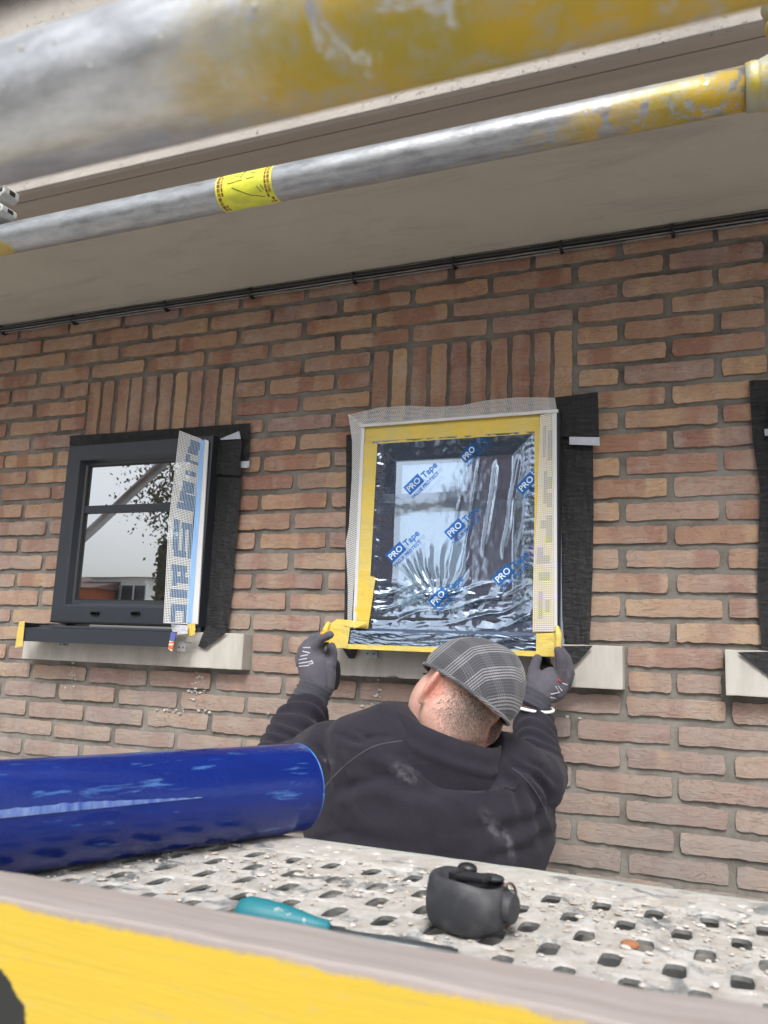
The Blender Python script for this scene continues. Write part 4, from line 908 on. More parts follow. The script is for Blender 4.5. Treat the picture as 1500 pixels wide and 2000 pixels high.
# short hair: thousands of tiny strands on the back of the head
BB = BVHTree.FromPolygons([v.co[:] for v in bo.data.vertices], [tuple(p.vertices) for p in bo.data.polygons])
hv, hf_ = [], []; rh = random.Random(3)
for _ in range(42000):
    x = rh.uniform(835, 1000); y = rh.uniform(1290, 1450)
    dx, dy = x-908, y-1352; s_ = dx*math.cos(tl)+dy*math.sin(tl); t_ = -(dx*math.sin(tl)-dy*math.cos(tl))   # along the ear line, below the cap
    dens = 1-max(0, (t_-22))/70; dens *= max(.10, min(1, (s_+42)/80))
    if t_ < -8 or rh.random() > dens: continue
    d = (F+RR*((x-750)/FPX)-UU*((y-1000)/FPX)).normalized(); h = BB.ray_cast(CP, d)
    if h[0] is None: continue
    q, n = h[0], h[1]
    if (q-HC).dot(hr) < -.060 and (q-HC).dot(hu) > -.07 and (q-HC).dot(hf) > -.03: continue
    dirn = (-hu*.9+n*.55+hr*rh.uniform(-.4, .4)+hf*rh.uniform(-.2, .2)).normalized(); L_ = rh.uniform(.003, .0065); sidev = dirn.cross(n).normalized()*.00020
    b0 = len(hv); q = q+n*.0002; hv += [q-sidev, q+sidev, q+dirn*L_]; hf_.append((b0, b0+1, b0+2))
tag(mobj('cropped_hair', hv, hf_, mHAIR, man), kind='stuff')
# trousers and boots
tr = MB()
tr.tube([PEL+Vector((0, 0, .06)), PEL+Vector((0, 0, -.08))], [.135, .13], 24, wide=[.19, .19], up=RR)
for s_ in (-1, 1):
    hip = PEL+Vector((s_*.09, 0, -.02)); kn = hip+Vector((s_*.03, .03, -.42)); an = kn+Vector((s_*.01, -.03, -.40))
    tr.tube([hip, kn.lerp(hip, .5), kn, an.lerp(kn, .5), an], [.105, .09, .075, .07, .068], 18)
remesh(tr.make('trousers', mTROU, man), .012, 5)
for s_ in (-1, 1):
    hip = PEL+Vector((s_*.12, 0, -.84)); bt = MB(); z0 = hip.z
    bt.tube([(hip.x, hip.y, z0+.06), (hip.x, hip.y, .06)], [.055, .055], 14); bt.tube([(hip.x, hip.y-.07, .045), (hip.x, hip.y+.04, .05), (hip.x, hip.y+.19, .04)], [.045, .048, .038], 14)
    remesh(bt.make('boot', mBOOT, man), .008, 3)
# gloves: palm, four fingers and a thumb each, in one knitted skin
def glove(parts, cuff, nm='glove'):
    mb = MB()
    for pts_, rads in parts: mb.tube([Q(*p) for p in pts_], rads, 14); mb.ball(Q(*pts_[-1]), rads[-1]*.98); mb.ball(Q(*pts_[0]), rads[0]*.9)
    g_ = remesh(mb.make(nm, mGLOVE, man), .0032, 4)
    return g_
gl = glove([([(618, 1348, 2.03), (616, 1325, 2.04), (613, 1300, 2.055), (606, 1278, 2.065)], [.034, .038, .040, .034]),
            ([(632, 1345, 2.04), (636, 1315, 2.05), (640, 1300, 2.05)], [.028, .027, .020]),
            ([(618, 1285, 2.05), (617, 1262, 2.045), (628, 1246, 2.035), (645, 1240, 2.02)], [.017, .0145, .0125, .010]),
            ([(602, 1282, 2.06), (600, 1262, 2.06), (612, 1246, 2.07), (632, 1240, 2.08)], [.016, .0135, .012, .010]),
            ([(594, 1288, 2.07), (590, 1270, 2.09), (600, 1256, 2.10), (616, 1250, 2.12)], [.015, .013, .0115, .0095]),
            ([(588, 1298, 2.08), (584, 1284, 2.10), (590, 1270, 2.12), (602, 1264, 2.14)], [.013, .0115, .010, .0085]),
            ([(640, 1315, 2.05), (648, 1292, 2.06), (650, 1275, 2.065), (648, 1262, 2.07)], [.018, .0135, .0125, .0105])], None)
gr = glove([([(1045, 1368, 1.995), (1055, 1350, 2.005), (1066, 1338, 2.01), (1078, 1326, 2.02)], [.034, .036, .036, .030]),
            ([(1078, 1352, 2.02), (1090, 1336, 2.02), (1098, 1322, 2.02)], [.030, .028, .020]),
            ([(1092, 1330, 2.01), (1096, 1308, 2.00), (1095, 1286, 1.995), (1090, 1270, 1.995)], [.017, .0145, .013, .0105]),
            ([(1102, 1330, 2.03), (1110, 1308, 2.03), (1106, 1286, 2.03), (1094, 1268, 2.03)], [.016, .014, .0125, .0105]),
            ([(1106, 1334, 2.05), (1114, 1314, 2.06), (1110, 1294, 2.08), (1098, 1282, 2.10)], [.014, .0125, .011, .0095]),
            ([(1104, 1342, 2.07), (1112, 1326, 2.09), (1106, 1308, 2.11), (1096, 1298, 2.12)], [.013, .0115, .010, .0085]),
            ([(1046, 1348, 2.00), (1040, 1322, 2.02), (1044, 1302, 2.03), (1050, 1286, 2.035)], [.020, .0145, .0135, .0115])], None)
GLB = BVHTree.FromPolygons([v.co[:] for v in gl.data.vertices], [tuple(p.vertices) for p in gl.data.polygons])
GRB = BVHTree.FromPolygons([v.co[:] for v in gr.data.vertices], [tuple(p.vertices) for p in gr.data.polygons])
# nitrile coating inside the grip
mb = MB(); mb.ball(Q(637, 1278, 2.10), (.017, .02, .032)); mb.ball(Q(656, 1318, 2.085), (.010, .02, .040)); remesh(mb.make('palm_coating', mNITR, man), .004, 2)
mb = MB(); mb.ball(Q(1067, 1312, 2.07), (.022, .02, .026)); mb.ball(Q(1062, 1296, 2.09), (.018, .02, .03)); remesh(mb.make('palm_coating', mNITR, man), .004, 2)
MB().ball(Q(634, 1238, 2.03), (.012, .008, .007)).make('fingertip_patch', mORANGE, man, True)
# cuffs
def cuff(c0, c1, r0, r1):
    ax = c1-c0; pts_ = []; rad = []
    for k in range(9): t = k/8; pts_.append(c0+ax*t); rad.append(r0+(r1-r0)*t+.0022*math.sin(k*2.6))
    return MB().tube(pts_, rad, 28).make('glove_cuff', mCUFF, man, True)
cuff(Q(617, 1340, 2.03), Q(603, 1372, 2.015), .041, .0445)
cuff(Q(1052, 1352, 1.998), Q(1038, 1380, 1.99), .038, .0405)
wb = [Q(1041, 1381, 1.99)+RR*(.0475*math.cos(a_))+F*(.0465*math.sin(a_))+UU*(.004*math.cos(a_)*-1.5) for a_ in np.linspace(0, 2*math.pi, 40)]
MB().tube(wb, .0038, 8).make('wrist_band', mWBAND, man, True)
for pts_, bv in (([(592, 1265), (607, 1265)], GLB), ([(591, 1272), (606, 1276)], GLB), ([(587, 1282), (602, 1279)], GLB), ([(584, 1289), (600, 1286)], GLB), ([(584, 1296), (610, 1292)], GLB), ([(584, 1302), (604, 1300)], GLB), ([(608, 1290), (612, 1296), (602, 1298)], GLB),
                 ([(1098, 1334), (1108, 1338)], GRB), ([(1085, 1340), (1092, 1352)], GRB), ([(1090, 1340), (1098, 1350)], GRB), ([(1076, 1356), (1094, 1352)], GRB), ([(1074, 1362), (1086, 1364)], GRB)):
    line_on('glove_print', pts_, bv, .0016, mWSTRAP, man, 24)
line_on('glove_print', [(1090, 1328), (1095, 1331)], GRB, .0034, mRED, man, 12)
# ---------------------------------------------------------------- scaffold
XS0, XS1 = -2.4, 1.6
def sc_tube(name, a_, b_, r, mat, lab, n=40):
    mb = MB(); mb.tube([Vector(a_).lerp(Vector(b_), k/24) for k in range(25)], r, n); o = mb.make(name, mat, None, True); return tag(o, lab, 'scaffold tube', None)
Y1, Z1 = -1.247, 2.273
t1 = empty('scaffold_tube', (-.4, Y1, Z1), 'slim grey scaffold tube crossing below the soffit with a yellow sticker on it', 'scaffold tube')
MB().tube([(x, Y1, Z1) for x in np.linspace(-2.0, .288, 30)], .02415, 48).make('tube', mTUBE1, t1, True)
# welded collar and wedge head at the right end
MB().tube([(.288, Y1, Z1), (.296, Y1, Z1), (.306, Y1, Z1)], [.0262, .0275, .026], 40).make('weld_collar', mCAST, t1, True)
hd = MB(); hd.tube([(.300, Y1, Z1), (.312, Y1, Z1), (.326, Y1, Z1), (.345, Y1, Z1)], [.0262, .029, .035, .036], 28, wide=[.0265, .031, .042, .050], up=(0, 0, 1))
hd.box((.318, Y1-.017, Z1+.02), (.350, Y1+.017, Z1+.098)); hd.ball((.326, Y1, Z1+.094), (.020, .019, .014)); hd.ball((.322, Y1, Z1+.068), (.012, .019, .010))
ho = remesh(hd.make('wedge_head', mCAST, t1), .0022, 3)
MB().box((.318, Y1-.0405, Z1+.004), (.337, Y1-.024, Z1+.018)).make('slot', mGASKET, t1); MB().box((.320, Y1-.0405, Z1-.034), (.345, Y1-.02, Z1-.014)).make('slot', mGASKET, t1)
# sticker
def band(name, x0, x1, a0, a1, r, mat, par, n=20):
    vs = []; 
    for x in (x0, x1):
        for k in range(n+1): a_ = a0+(a1-a0)*k/n; vs.append((x, Y1-math.cos(a_)*r, Z1+math.sin(a_)*r))
    return mobj(name, vs, [(k, k+1, n+2+k, n+1+k) for k in range(n)], mat, par, True)
xs0, xs1 = -.4085, -.3165
rad_ = math.radians
xs_ = [(-.4015, -.3965), (-.3285, -.3235)]
MBs = band('sticker', xs0, xs1, rad_(-120), rad_(95), .02435, mSTICK, t1, 40)
for x0, x1 in ((xs0+.003, xs0+.008), (xs0+.0095, xs0+.0125), (xs1-.012, xs1-.009), (xs1-.0075, xs1-.0035)):
    for k in range(12):
        if random.random() < .82: a0 = -100+k*15; band('sticker_border', x0, x1, rad_(a0), rad_(a0+12.5), .02447, mMAROON, t1, 4)
def ink(p0, p1, w_=.0005):
    n = 10; q = []
    for k in range(n+1): t = k/n; a_ = rad_(p0[1]+(p1[1]-p0[1])*t); x = xs0+p0[0]+(p1[0]-p0[0])*t; q.append((x, Y1-math.cos(a_)*.0245, Z1+math.sin(a_)*.0245))
    MB().tube(q, w_, 5).make('sticker_mark', mINK, t1)
for a_, b_ in (((.022, 2), (.022, -3)), ((.022, -3), (.045, 2)), ((.052, 2), (.064, 4)), ((.046, 42), (.042, 10)), ((.030, 26), (.040, 20)), ((.028, -18), (.055, -52)), ((.055, -52), (.076, -66)), ((.068, -28), (.073, -48)), ((.074, -26), (.078, -42)), ((.058, 24), (.066, 22))): ink(a_, b_)
# near tube, very close to the lens
Y2, Z2 = -1.970, 1.822
t2 = empty('scaffold_tube', (0, Y2, Z2), 'thick blurred scaffold tube close to the camera, silver turning yellow to the right', 'scaffold tube')
dm = MB().tube([(x, Y2, Z2) for x in np.linspace(-2.4, 1.5, 190)], .02415, 64); 
for v in dm.v: k = .0006*N(v.x*30, v.y*60, v.z*60); v.y += k; v.z += k
dm.make('tube', mTUBE2, t2, True)
mb = MB()
for _ in range(60):
    x = random.uniform(.0, .3); a_ = random.uniform(-.5, 1.3); mb.ball((x, Y2-math.cos(a_)*.0243, Z2+math.sin(a_)*.0243), (random.uniform(.0004, .0013), random.uniform(.0004, .0009), random.uniform(.0004, .0013)), None, 6, 4)
tag(mb.make('plaster_spot', mCRUMB, t2, True), kind='stuff')
# left coupler
cp = empty('scaffold_coupler', (-.83, Y1, Z1+.05), 'pale cast coupler jaws peeking in at the left edge above the slim tube', 'coupler')
def jaw(px_, py_, w_, h_, Y):
    c = W(px_, py_, Y); mb = MB(); s = .33
    pr = [(-w_, -h_), (w_*.55, -h_), (w_, -h_*.45), (w_, h_*.45), (w_*.6, h_), (-w_, h_)]
    mb.prism([(c.x+a_, Y-.016, c.z+b_) for a_, b_ in pr], (0, .032, 0)); o = bevel(mb.make('jaw', mCASTG, cp), .0025, 2); o2 = MB().box((c.x+w_*.995, Y-.005, c.z-h_*.30), (c.x+w_*1.04, Y+.006, c.z+h_*.30)).make('square_hole', mGASKET, cp)
    MB().box((c.x+w_*.45, Y-.0175, c.z-h_*.22), (c.x+w_*.8, Y-.0155, c.z+h_*.22)).make('square_hole', mGASKET, cp)
    return c
jaw(4, 383, .022, .013, Y1-.01); jaw(0, 418, .022, .010, Y1-.012)
MB().tube([(-.9, Y1-.01, Z1+.10), (-.865, Y1-.01, Z1+.016)], .008, 10).make('bolt', mSTEEL, cp)
# upright standards and a brace outside the frame carry the tubes
for i, (x, y) in enumerate(((.385, Y1), (-2.05, Y1), (1.30, Y2+.01), (-2.25, Y2+.01))):
    o = MB().tube([(x, y, 0), (x, y, 3.6)], .024, 24).make('scaffold_standard', mTUBE3, None, True); tag(o, ['upright scaffold standard just past the right edge of the photo', 'upright scaffold standard beyond the left edge', 'near upright standard to the right of the camera', 'near upright standard to the left of the camera'][i], 'scaffold standard', 'upright scaffold standards')
o = MB().tube([(-3.1, -1.20, 1.93), (-2.0, -1.20, 2.82)], .024, 24).make('scaffold_brace', mTUBE3, None, True); tag(o, 'diagonal scaffold brace whose reflection crosses the left window glass', 'scaffold brace')
# deck
ZD = 1.37
dk = empty('scaffold_deck', (0, -1.45, ZD), 'perforated steel scaffold deck splashed with dried plaster behind the yellow board', 'scaffold deck')
mSLOT = M('slot_edge_shade', (.10, .105, .105), (.20, .20, .19), 90, .7)  # slot walls coloured dark, painting in the shade inside the holes
MB().box((-1.338, -1.783, ZD-.049), (1.088, -1.122, ZD-.046)).make('added_slot_backing', mTUBE3, dk)  # added plate hiding the bright ground so the slots look dark
mb = MB(); px0, py0, PXs, PYs = .069, -1.222, .0529, .0539; NS = 16
DX0, DX1, DY1, DY0 = -1.35, 1.1, -1.150, -1.775
def slot(cx, cy, seed):
    pts_ = []; a, b = .0095, .0205
    for k in range(NS):
        th = 2*math.pi*k/NS; c_, s_ = math.cos(th), math.sin(th); x = a*math.copysign(abs(c_)**.55, c_); y = b*math.copysign(abs(s_)**.65, s_)
        j = 1+.10*N(seed*3.3, k*.9); 
        if x > 0 and N(seed*1.7, 9) > -.1: j *= 1-.22*abs(N(seed*7.1, k*1.4))
        pts_.append((cx+x*j, cy+y*j))
    return pts_
row = 0; y = py0+PYs*1
rows = []
k0 = 0
for r in range(-0, 11):
    cy = py0-r*PYs; off = (0 if r % 2 == 0 else -.5*PXs+.004)
    i0 = int((DX0-px0)/PXs)-1
    for i in range(i0, 30):
        cx = px0+off+i*PXs
        if cx-PXs/2 < DX0 or cx+PXs/2 > DX1: continue
        sp = slot(cx, cy, i*13+r*101); k = NS
        # square cell edge points matching the slot points
        cell = []
        for (sx, sy) in sp:
            dx, dy = sx-cx, sy-cy; m_ = max(abs(dx)/(PXs/2), abs(dy)/(PYs/2)); cell.append((cx+dx/m_, cy+dy/m_))
        corners = [(cx+sx_*PXs/2, cy+sy_*PYs/2) for sx_, sy_ in ((1, 1), (-1, 1), (-1, -1), (1, -1))]
        hz = lambda x_, y_: ZD+.0014*N(x_*60, y_*60)
        vs = [(a_, b_, hz(a_, b_)) for a_, b_ in cell]+[(a_, b_, ZD+.0022+.001*N(a_*90, b_*90)) for a_, b_ in [(cx+(sx-cx)*1.25, cy+(sy-cy)*1.16) for sx, sy in sp]]+[(a_, b_, ZD-.0005) for a_, b_ in sp]+[(a_, b_, ZD-.0045) for a_, b_ in sp]
        fs = [(l_*k+j, l_*k+(j+1) % k, (l_+1)*k+(j+1) % k, (l_+1)*k+j) for l_ in range(3) for j in range(k)]
        n0 = len(vs); vs += [(a_, b_, hz(a_, b_)) for a_, b_ in corners]
        for ci, (a_, b_) in enumerate(corners):      # corner triangles
            best = [j for j in range(k) if (cell[j][0]-cx)*(a_-cx) > 0 and abs(abs(cell[j][0]-cx)-PXs/2) < 1e-6 and (cell[j][1]-cy)*(b_-cy) >= -1e-9]
            j = [(q, (q+1) % k) for q in range(k)]
            for q, q2 in j:
                e1 = abs(abs(cell[q][0]-cx)-PXs/2) < 1e-6; e2 = abs(abs(cell[q2][0]-cx)-PXs/2) < 1e-6
                mx_, my_ = (cell[q][0]+cell[q2][0])/2, (cell[q][1]+cell[q2][1])/2
                if e1 != e2 and (mx_-cx)*(a_-cx) > 0 and (my_-cy)*(b_-cy) > 0: fs.append((q, n0+ci, q2))
        nw = len(fs)-4 if False else None
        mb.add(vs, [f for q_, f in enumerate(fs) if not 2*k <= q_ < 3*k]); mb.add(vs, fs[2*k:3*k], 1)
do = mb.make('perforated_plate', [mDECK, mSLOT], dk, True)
# shift-row gaps at plate edges, far and near folded rims
yr = py0+PYs/2
mb = MB(); mb.box((DX0, yr+.0005, ZD-.05), (DX1, -1.118, ZD+.003)); o = mb.make('far_rim', mDECK, dk)
bm = bmesh.new(); bm.from_mesh(o.data); bmesh.ops.subdivide_edges(bm, edges=[e for e in bm.edges if abs(e.verts[0].co.x-e.verts[1].co.x) > 1], cuts=200); 
for v in bm.verts: v.co.z += .001*N(v.co.x*50, v.co.y*30); v.co.y += .0015*N(v.co.x*20, 3)
bm.to_mesh(o.data); bm.free(); bevel(o, .003)
MB().tube([(x, -1.114, ZD-.003+.0006*N(x*30)) for x in np.linspace(DX0, DX1, 80)], .0065, 12).make('edge_roll', M('pale_green_zinc', (.42, .46, .44), (.55, .57, .50), 12, .45, .5), dk, True)
MB().box((DX0, -1.79, ZD-.05), (DX1, py0-10.5*PYs-.0005, ZD+.001)).make('near_rim', mDECK, dk)
for x in (DX0, DX1-.01): MB().box((x, -1.785, ZD-.052), (x+.01, -1.125, ZD-.014)).make('end_rail', mDECK, dk)
for x in (-.65, -.12, .38): MB().box((x, -1.785, ZD-.0455), (x+.03, -1.125, ZD-.02)).make('cross_member', mTUBE3, dk)
# plaster crumbs and lumps
mb = MB(); rc = random.Random(11)
for _ in range(2600):
    x = rc.uniform(-.45, .38); y = -1.14-abs(rc.gauss(0, 1))*.16
    if y < -1.72: continue
    r_ = min(.0045, rc.expovariate(1/.0010)+.0005)
    # keep off the slots
    rr = round((py0-y)/PYs); off = (0 if rr % 2 == 0 else -.5*PXs+.004); fx = ((x-px0-off)/PXs+.5) % 1-.5; fy = ((py0-y)/PYs+.5) % 1-.5
    if abs(fx) < .17 and abs(fy) < .37 and rr >= 0: continue
    mb.ball((x, y, ZD+.002+r_*.15), (r_*rc.uniform(.7, 1.5), r_*rc.uniform(.7, 1.5), r_*rc.uniform(.25, .6)), Matrix.Rotation(rc.random()*6, 3, 'Z'), 6, 4)
tag(mb.make('plaster_crumb', mCRUMB, dk), kind='stuff')
c = Vector((.165, -1.345, ZD+.004)); mb = MB(); mb.ball(c, (.009, .007, .004), None, 8, 5); tag(mb.make('brick_chip', mBRKCH), 'small orange brick chip lying on the perforated deck', 'brick chip')
# toe board
tb = MB().box((-1.4, -1.832, 1.36), (1.2, -1.792, 1.49)).make('toe_board', mWOOD); bevel(tb, .003, 3)
bm = bmesh.new(); bm.from_mesh(tb.data); bmesh.ops.subdivide_edges(bm, edges=[e for e in bm.edges if abs(e.verts[0].co.x-e.verts[1].co.x) > 1], cuts=260)
for v in bm.verts:
    if v.co.z > 1.45: v.co.z += .0016*N(v.co.x*25, v.co.y*10); v.co.y += .0012*N(v.co.x*18, 5)
bm.to_mesh(tb.data); bm.free(); tag(tb, 'blurred wooden toe board with worn yellow paint across the bottom of the photo', 'toe board')
for i, x in enumerate((-1.3, 1.08)): tag(MB().box((x, -2.02, 1.30), (x+.045, -1.10, 1.345)).make('deck_bearer', mTUBE3), ['cross bearer under the left end of the deck', 'cross bearer under the right end of the deck'][i], 'bearer', 'bearers under the deck')
# ---------------------------------------------------------------- blue film roll
A_ = Vector((-.322, -1.078, 1.4325)); dr = Vector((-.158, -.388, 0)).normalized(); B_ = A_+dr*.62
ro = empty('film_roll', A_.lerp(B_, .5), 'glossy blue roll of stretch film lying on the deck beside the man', 'film roll')
zq = dr.to_track_quat('Z', 'Y')
mb = MB(); prof = [(0, .0575), (.002, .0592), (.006, .0600)]+[(t, .0600+.0004*N(t*30, 2)) for t in np.linspace(.02, .60, 40)]+[(.614, .0600), (.618, .0592), (.62, .0575)]
nn = 72; vs = []
for t, r in prof:
    for j in range(nn):
        a_ = 2*math.pi*j/nn; rr_ = r+(.0006 if a_ > 1.9 else 0)+.0005*N(math.cos(a_)*2, math.sin(a_)*2, t*8); vs.append((rr_*math.cos(a_), rr_*math.sin(a_), t))
fs = [(i*nn+j, i*nn+(j+1) % nn, (i+1)*nn+(j+1) % nn, (i+1)*nn+j) for i in range(len(prof)-1) for j in range(nn)]
for end, t in ((0, 0.), (len(prof)-1, .62)):
    b0 = len(vs); vs += [(.039*math.cos(2*math.pi*j/nn), .039*math.sin(2*math.pi*j/nn), t) for j in range(nn)]; fs += [(end*nn+j, end*nn+(j+1) % nn, b0+(j+1) % nn, b0+j) for j in range(nn)]
me = bpy.data.meshes.new('wound_film'); me.from_pydata(vs, [], fs); me.materials.append(mROLL); me.polygons.foreach_set('use_smooth', [True]*len(me.polygons))
o = bpy.data.objects.new('wound_film', me); COL.objects.link(o); o.parent = ro; o.matrix_parent_inverse = Matrix.Translation(-wloc(ro)); o.matrix_basis = Matrix.Translation(A_) @ zq.to_matrix().to_4x4()
me = bpy.data.meshes.new('cardboard_core'); cvs = [(r*math.cos(2*math.pi*j/32), r*math.sin(2*math.pi*j/32), t) for r, t in ((.039, -.001), (.039, .621), (.035, .621), (.035, -.001)) for j in range(32)]
me.from_pydata(cvs, [], [(i*32+j, i*32+(j+1) % 32, ((i+1) % 4)*32+(j+1) % 32, ((i+1) % 4)*32+j) for i in range(4) for j in range(32)]); me.materials.append(mCARD)
o = bpy.data.objects.new('cardboard_core', me); COL.objects.link(o); o.parent = ro; o.matrix_parent_inverse = Matrix.Translation(-wloc(ro)); o.matrix_basis = Matrix.Translation(A_) @ zq.to_matrix().to_4x4()
mb = MB(); q3 = zq.to_matrix()
mb.tube([A_+q3 @ Vector((.0596*math.cos(a_), .0596*math.sin(a_), .003)) for a_ in np.linspace(0, 2*math.pi, 60)], .0009, 6); mb.make('film_edge', M('pale_film_edge', (.04, .20, .50), (.01, .04, .25), 60, .3), ro, True)
# ---------------------------------------------------------------- tape measure
def onZ(x, y, z):
    d = F+RR*((x-750)/FPX)-UU*((y-1000)/FPX); return CP+d*((z-CP.z)/d.z)
tc0 = onZ(915, 1822, ZD+.003); tc0 = tc0+Vector((-.004, .012, 0))
tm_ = empty('tape_measure', tc0, 'dusty black rubber tape measure with belt clip standing on the deck', 'tape measure')
ang = math.radians(-12); RZ = Matrix.Rotation(ang, 3, 'Z')
nn = 64; mb = MB(); vs = []
def sup(a_, n=2.8): c_, s_ = math.cos(a_), math.sin(a_); return (math.copysign(abs(c_)**(2/n), c_), math.copysign(abs(s_)**(2/n), s_))
lv = [(0, .70), (.003, .82), (.010, .93), (.020, .985), (.032, 1.0), (.044, .985), (.054, .94), (.0595, .89), (.0615, .84), (.0600, .78), (.0500, .74), (.048, .0)]
for z, k in lv:
    for j in range(nn):
        a_ = 2*math.pi*j/nn; cx, cy = sup(a_); gro = 1-(.028 if (j % 6 == 0 and .004 < z < .052) else 0)
        zz = z+(.006*math.cos(a_+2.6) if z > .05 else 0)*(k > .5)
        vs.append(tc0+RZ @ Vector((.0385*cx*k*gro, .0345*cy*k*gro, zz*.74)))
mb.add(vs, [(i*nn+j, i*nn+(j+1) % nn, (i+1)*nn+(j+1) % nn, (i+1)*nn+j) for i in range(len(lv)-1) for j in range(nn)]+[tuple(range(nn))])
mb.make('case', mRUB, tm_, True)
def lb(name, a, b, mat, bv=.0015, rot=None):
    mb = MB(); r_ = RZ if rot is None else RZ @ rot; mb.box(a, b, 0, r_, tc0); o = mb.make(name, mat, tm_); return bevel(o, bv, 3)
lb('case_inset', (-.026, -.020, .0345), (.026, .018, .0375), mBLK)
lb('blade_mouth', (-.026, -.016, .038), (-.008, .012, .0405), M('blue_black_gloss', (.03, .05, .10), None, rough=.2))
lb('belt_clip', (-.008, -.014, .0435), (.026, .004, .0500), mBLK, .003, Matrix.Rotation(rad_(-4), 3, 'Y'))
lb('belt_clip', (-.0145, -.015, .0370), (-.0070, .007, .0510), mBLK, .002)
mb = MB(); mb.ball(tc0+RZ @ Vector((-.010, .014, .0490)), (.010, .008, .006)); mb.make('lock_button', mBLK, tm_, True)
mb = MB(); mb.ball(tc0+RZ @ Vector((.014, .018, .0440)), (.013, .009, .004)); mb.make('thumb_rest', mRUB, tm_, True)
mb = MB(); mb.tube([tc0+RZ @ Vector((.034, .006, .024)), tc0+RZ @ Vector((.0445, .006, .024))], [.0145, .013], 24); bevel(mb.make('side_disc', mRUB, tm_, True), .002)
mb = MB(); mb.tube([tc0+RZ @ Vector((.0372-.0012*abs(t), .006+.0225*math.sin(t), .024+.021*math.cos(t))) for t in np.linspace(-.3, 2.9, 26)], .0014, 6); mb.make('side_rim', mRUBP, tm_, True)
# ---------------------------------------------------------------- teal-handled trowel tool lying on the deck
p0, p1 = onZ(462, 1778, ZD+.014), onZ(645, 1812, ZD+.008)
tlr = empty('teal_tool', p0.lerp(p1, .5), 'worn teal handled hand tool lying on the deck behind the board', 'hand tool')
pts_ = [p0.lerp(p1, t) for t in (0, .03, .12, .3, .5, .7, .85, .97, 1)]
MB().tube(pts_, [.005, .0105, .0140, .0140, .0125, .0095, .0068, .0058, .003], 24).make('handle', mTEAL, tlr, True)
q0, q1 = onZ(690, 1826, ZD+.006), onZ(893, 1858, ZD+.003)
mb = MB(); mb.tube([p1.lerp(q0, -.05), q0, q0.lerp(q1, .5)+Vector((0, .002, 0)), q1], [.0022, .0030, .0025, .0015], 12, wide=[.003, .005, .009, .004], up=(0, 1, 0)); mb.make('blade', mSTEEL, tlr, True)
# ---------------------------------------------------------------- across the street (seen mirrored in the panes)
mOR = M('orange_brick', (.42, .12, .04), (.34, .10, .04), 2, .9); mWH = M('white_render', (.75, .75, .74), (.66, .66, .65), 1, .8); mRF = M('dark_roof', (.11, .06, .05), (.15, .09, .075), 3, .8)
mBB = M('dark_brown_brick', (.34, .21, .20), (.38, .24, .235), 2, .9); mWG = M('far_window_glass', (.03, .035, .04), None, rough=.1)
def mir(px_, py_, dist):     # where a ray mirrored in the glass plane lands at Y=-dist
    d = F+RR*((px_-750)/FPX)-UU*((py_-1000)/FPX); g_ = CP+d*((-.026-CP.y)/d.y); k = dist/abs(d.y); return Vector((g_.x+d.x*k, g_.y-dist, g_.z+d.z*k))
DH = 38
def house(name, x0, x1, zt_, wm, lab, zr, wins, dep=8, Y=None):
    Y = Y if Y is not None else -DH; r = empty(name, ((x0+x1)/2, Y, 0), lab, 'house')
    MB().box((x0, Y-dep, -.1), (x1, Y, zt_)).make('wall', wm, r)
    xm = (x0+x1)/2
    mb = MB(); mb.prism([(x0-.3, Y+.3, zt_), (x0-.3, Y-dep-.3, zt_), (x0-.3, Y-dep/2, zr)], (x1-x0+.6, 0, 0)); mb.make('roof', mRF, r)
    for (wx, wz, ww, wh) in wins:
        f_ = MB()
        for a_, b_ in (((wx, Y+.005, wz), (wx+.09, Y+.09, wz+wh)), ((wx+ww-.09, Y+.005, wz), (wx+ww, Y+.09, wz+wh)), ((wx+.091, Y+.005, wz), (wx+ww-.091, Y+.09, wz+.09)), ((wx+.091, Y+.005, wz+wh-.09), (wx+ww-.091, Y+.09, wz+wh)), ((wx+ww/2-.04, Y+.005, wz+.091), (wx+ww/2+.04, Y+.08, wz+wh-.091))): f_.box(a_, b_)
        fo_ = f_.make('window', mWH, r); MB().box((wx+.09, Y+.01, wz+.09), (wx+ww-.09, Y+.04, wz+wh-.09)).make('pane', mWG, fo_)
    return r
a = mir(178, 1140, DH); b = mir(283, 1140, DH); zt_ = mir(230, 1128, DH).z; z2 = mir(230, 1100, DH).z
ww = b.x-a.x
white = house('white_house', a.x, b.x, zt_, mWH, 'white rendered house with dark roof across the street, mirrored in the left pane', z2-.5, [(a.x+.8, zt_-1.5, 1.6, 1.0), (a.x+ww*.58, zt_-1.6, 1.9, 1.2), (a.x+.8, zt_-4.3, 1.6, 1.5), (a.x+ww*.58, zt_-4.3, 1.9, 1.6), (a.x+.8, .8, 1.6, 1.5)])
MB().box((a.x-.2, -DH+.1, zt_-2.2), (b.x, -DH+1.1, zt_-2.0)).make('balcony', mWH, white)
a2 = mir(140, 1140, DH-2); b2 = mir(182, 1140, DH-2); zt2 = mir(160, 1104, DH-2).z
og = house('orange_brick_house', a2.x-4, b2.x, zt2-1.3, mOR, 'orange brick house with chimney across the street, mirrored at the left of the pane', zt2-.3, [(a2.x-2, 1, 1.5, 1.6), (a2.x-2, 4, 1.5, 1.6)], 8, -DH+2)
ch = mir(184, 1100, DH-2); MB().box((ch.x-.6, -DH-3, zt2-1.5), (ch.x+.1, -DH-2.3, ch.z-.5)).make('chimney', mOR, og)
n0 = mir(281, 1100, 16); n1 = mir(322, 1100, 16)
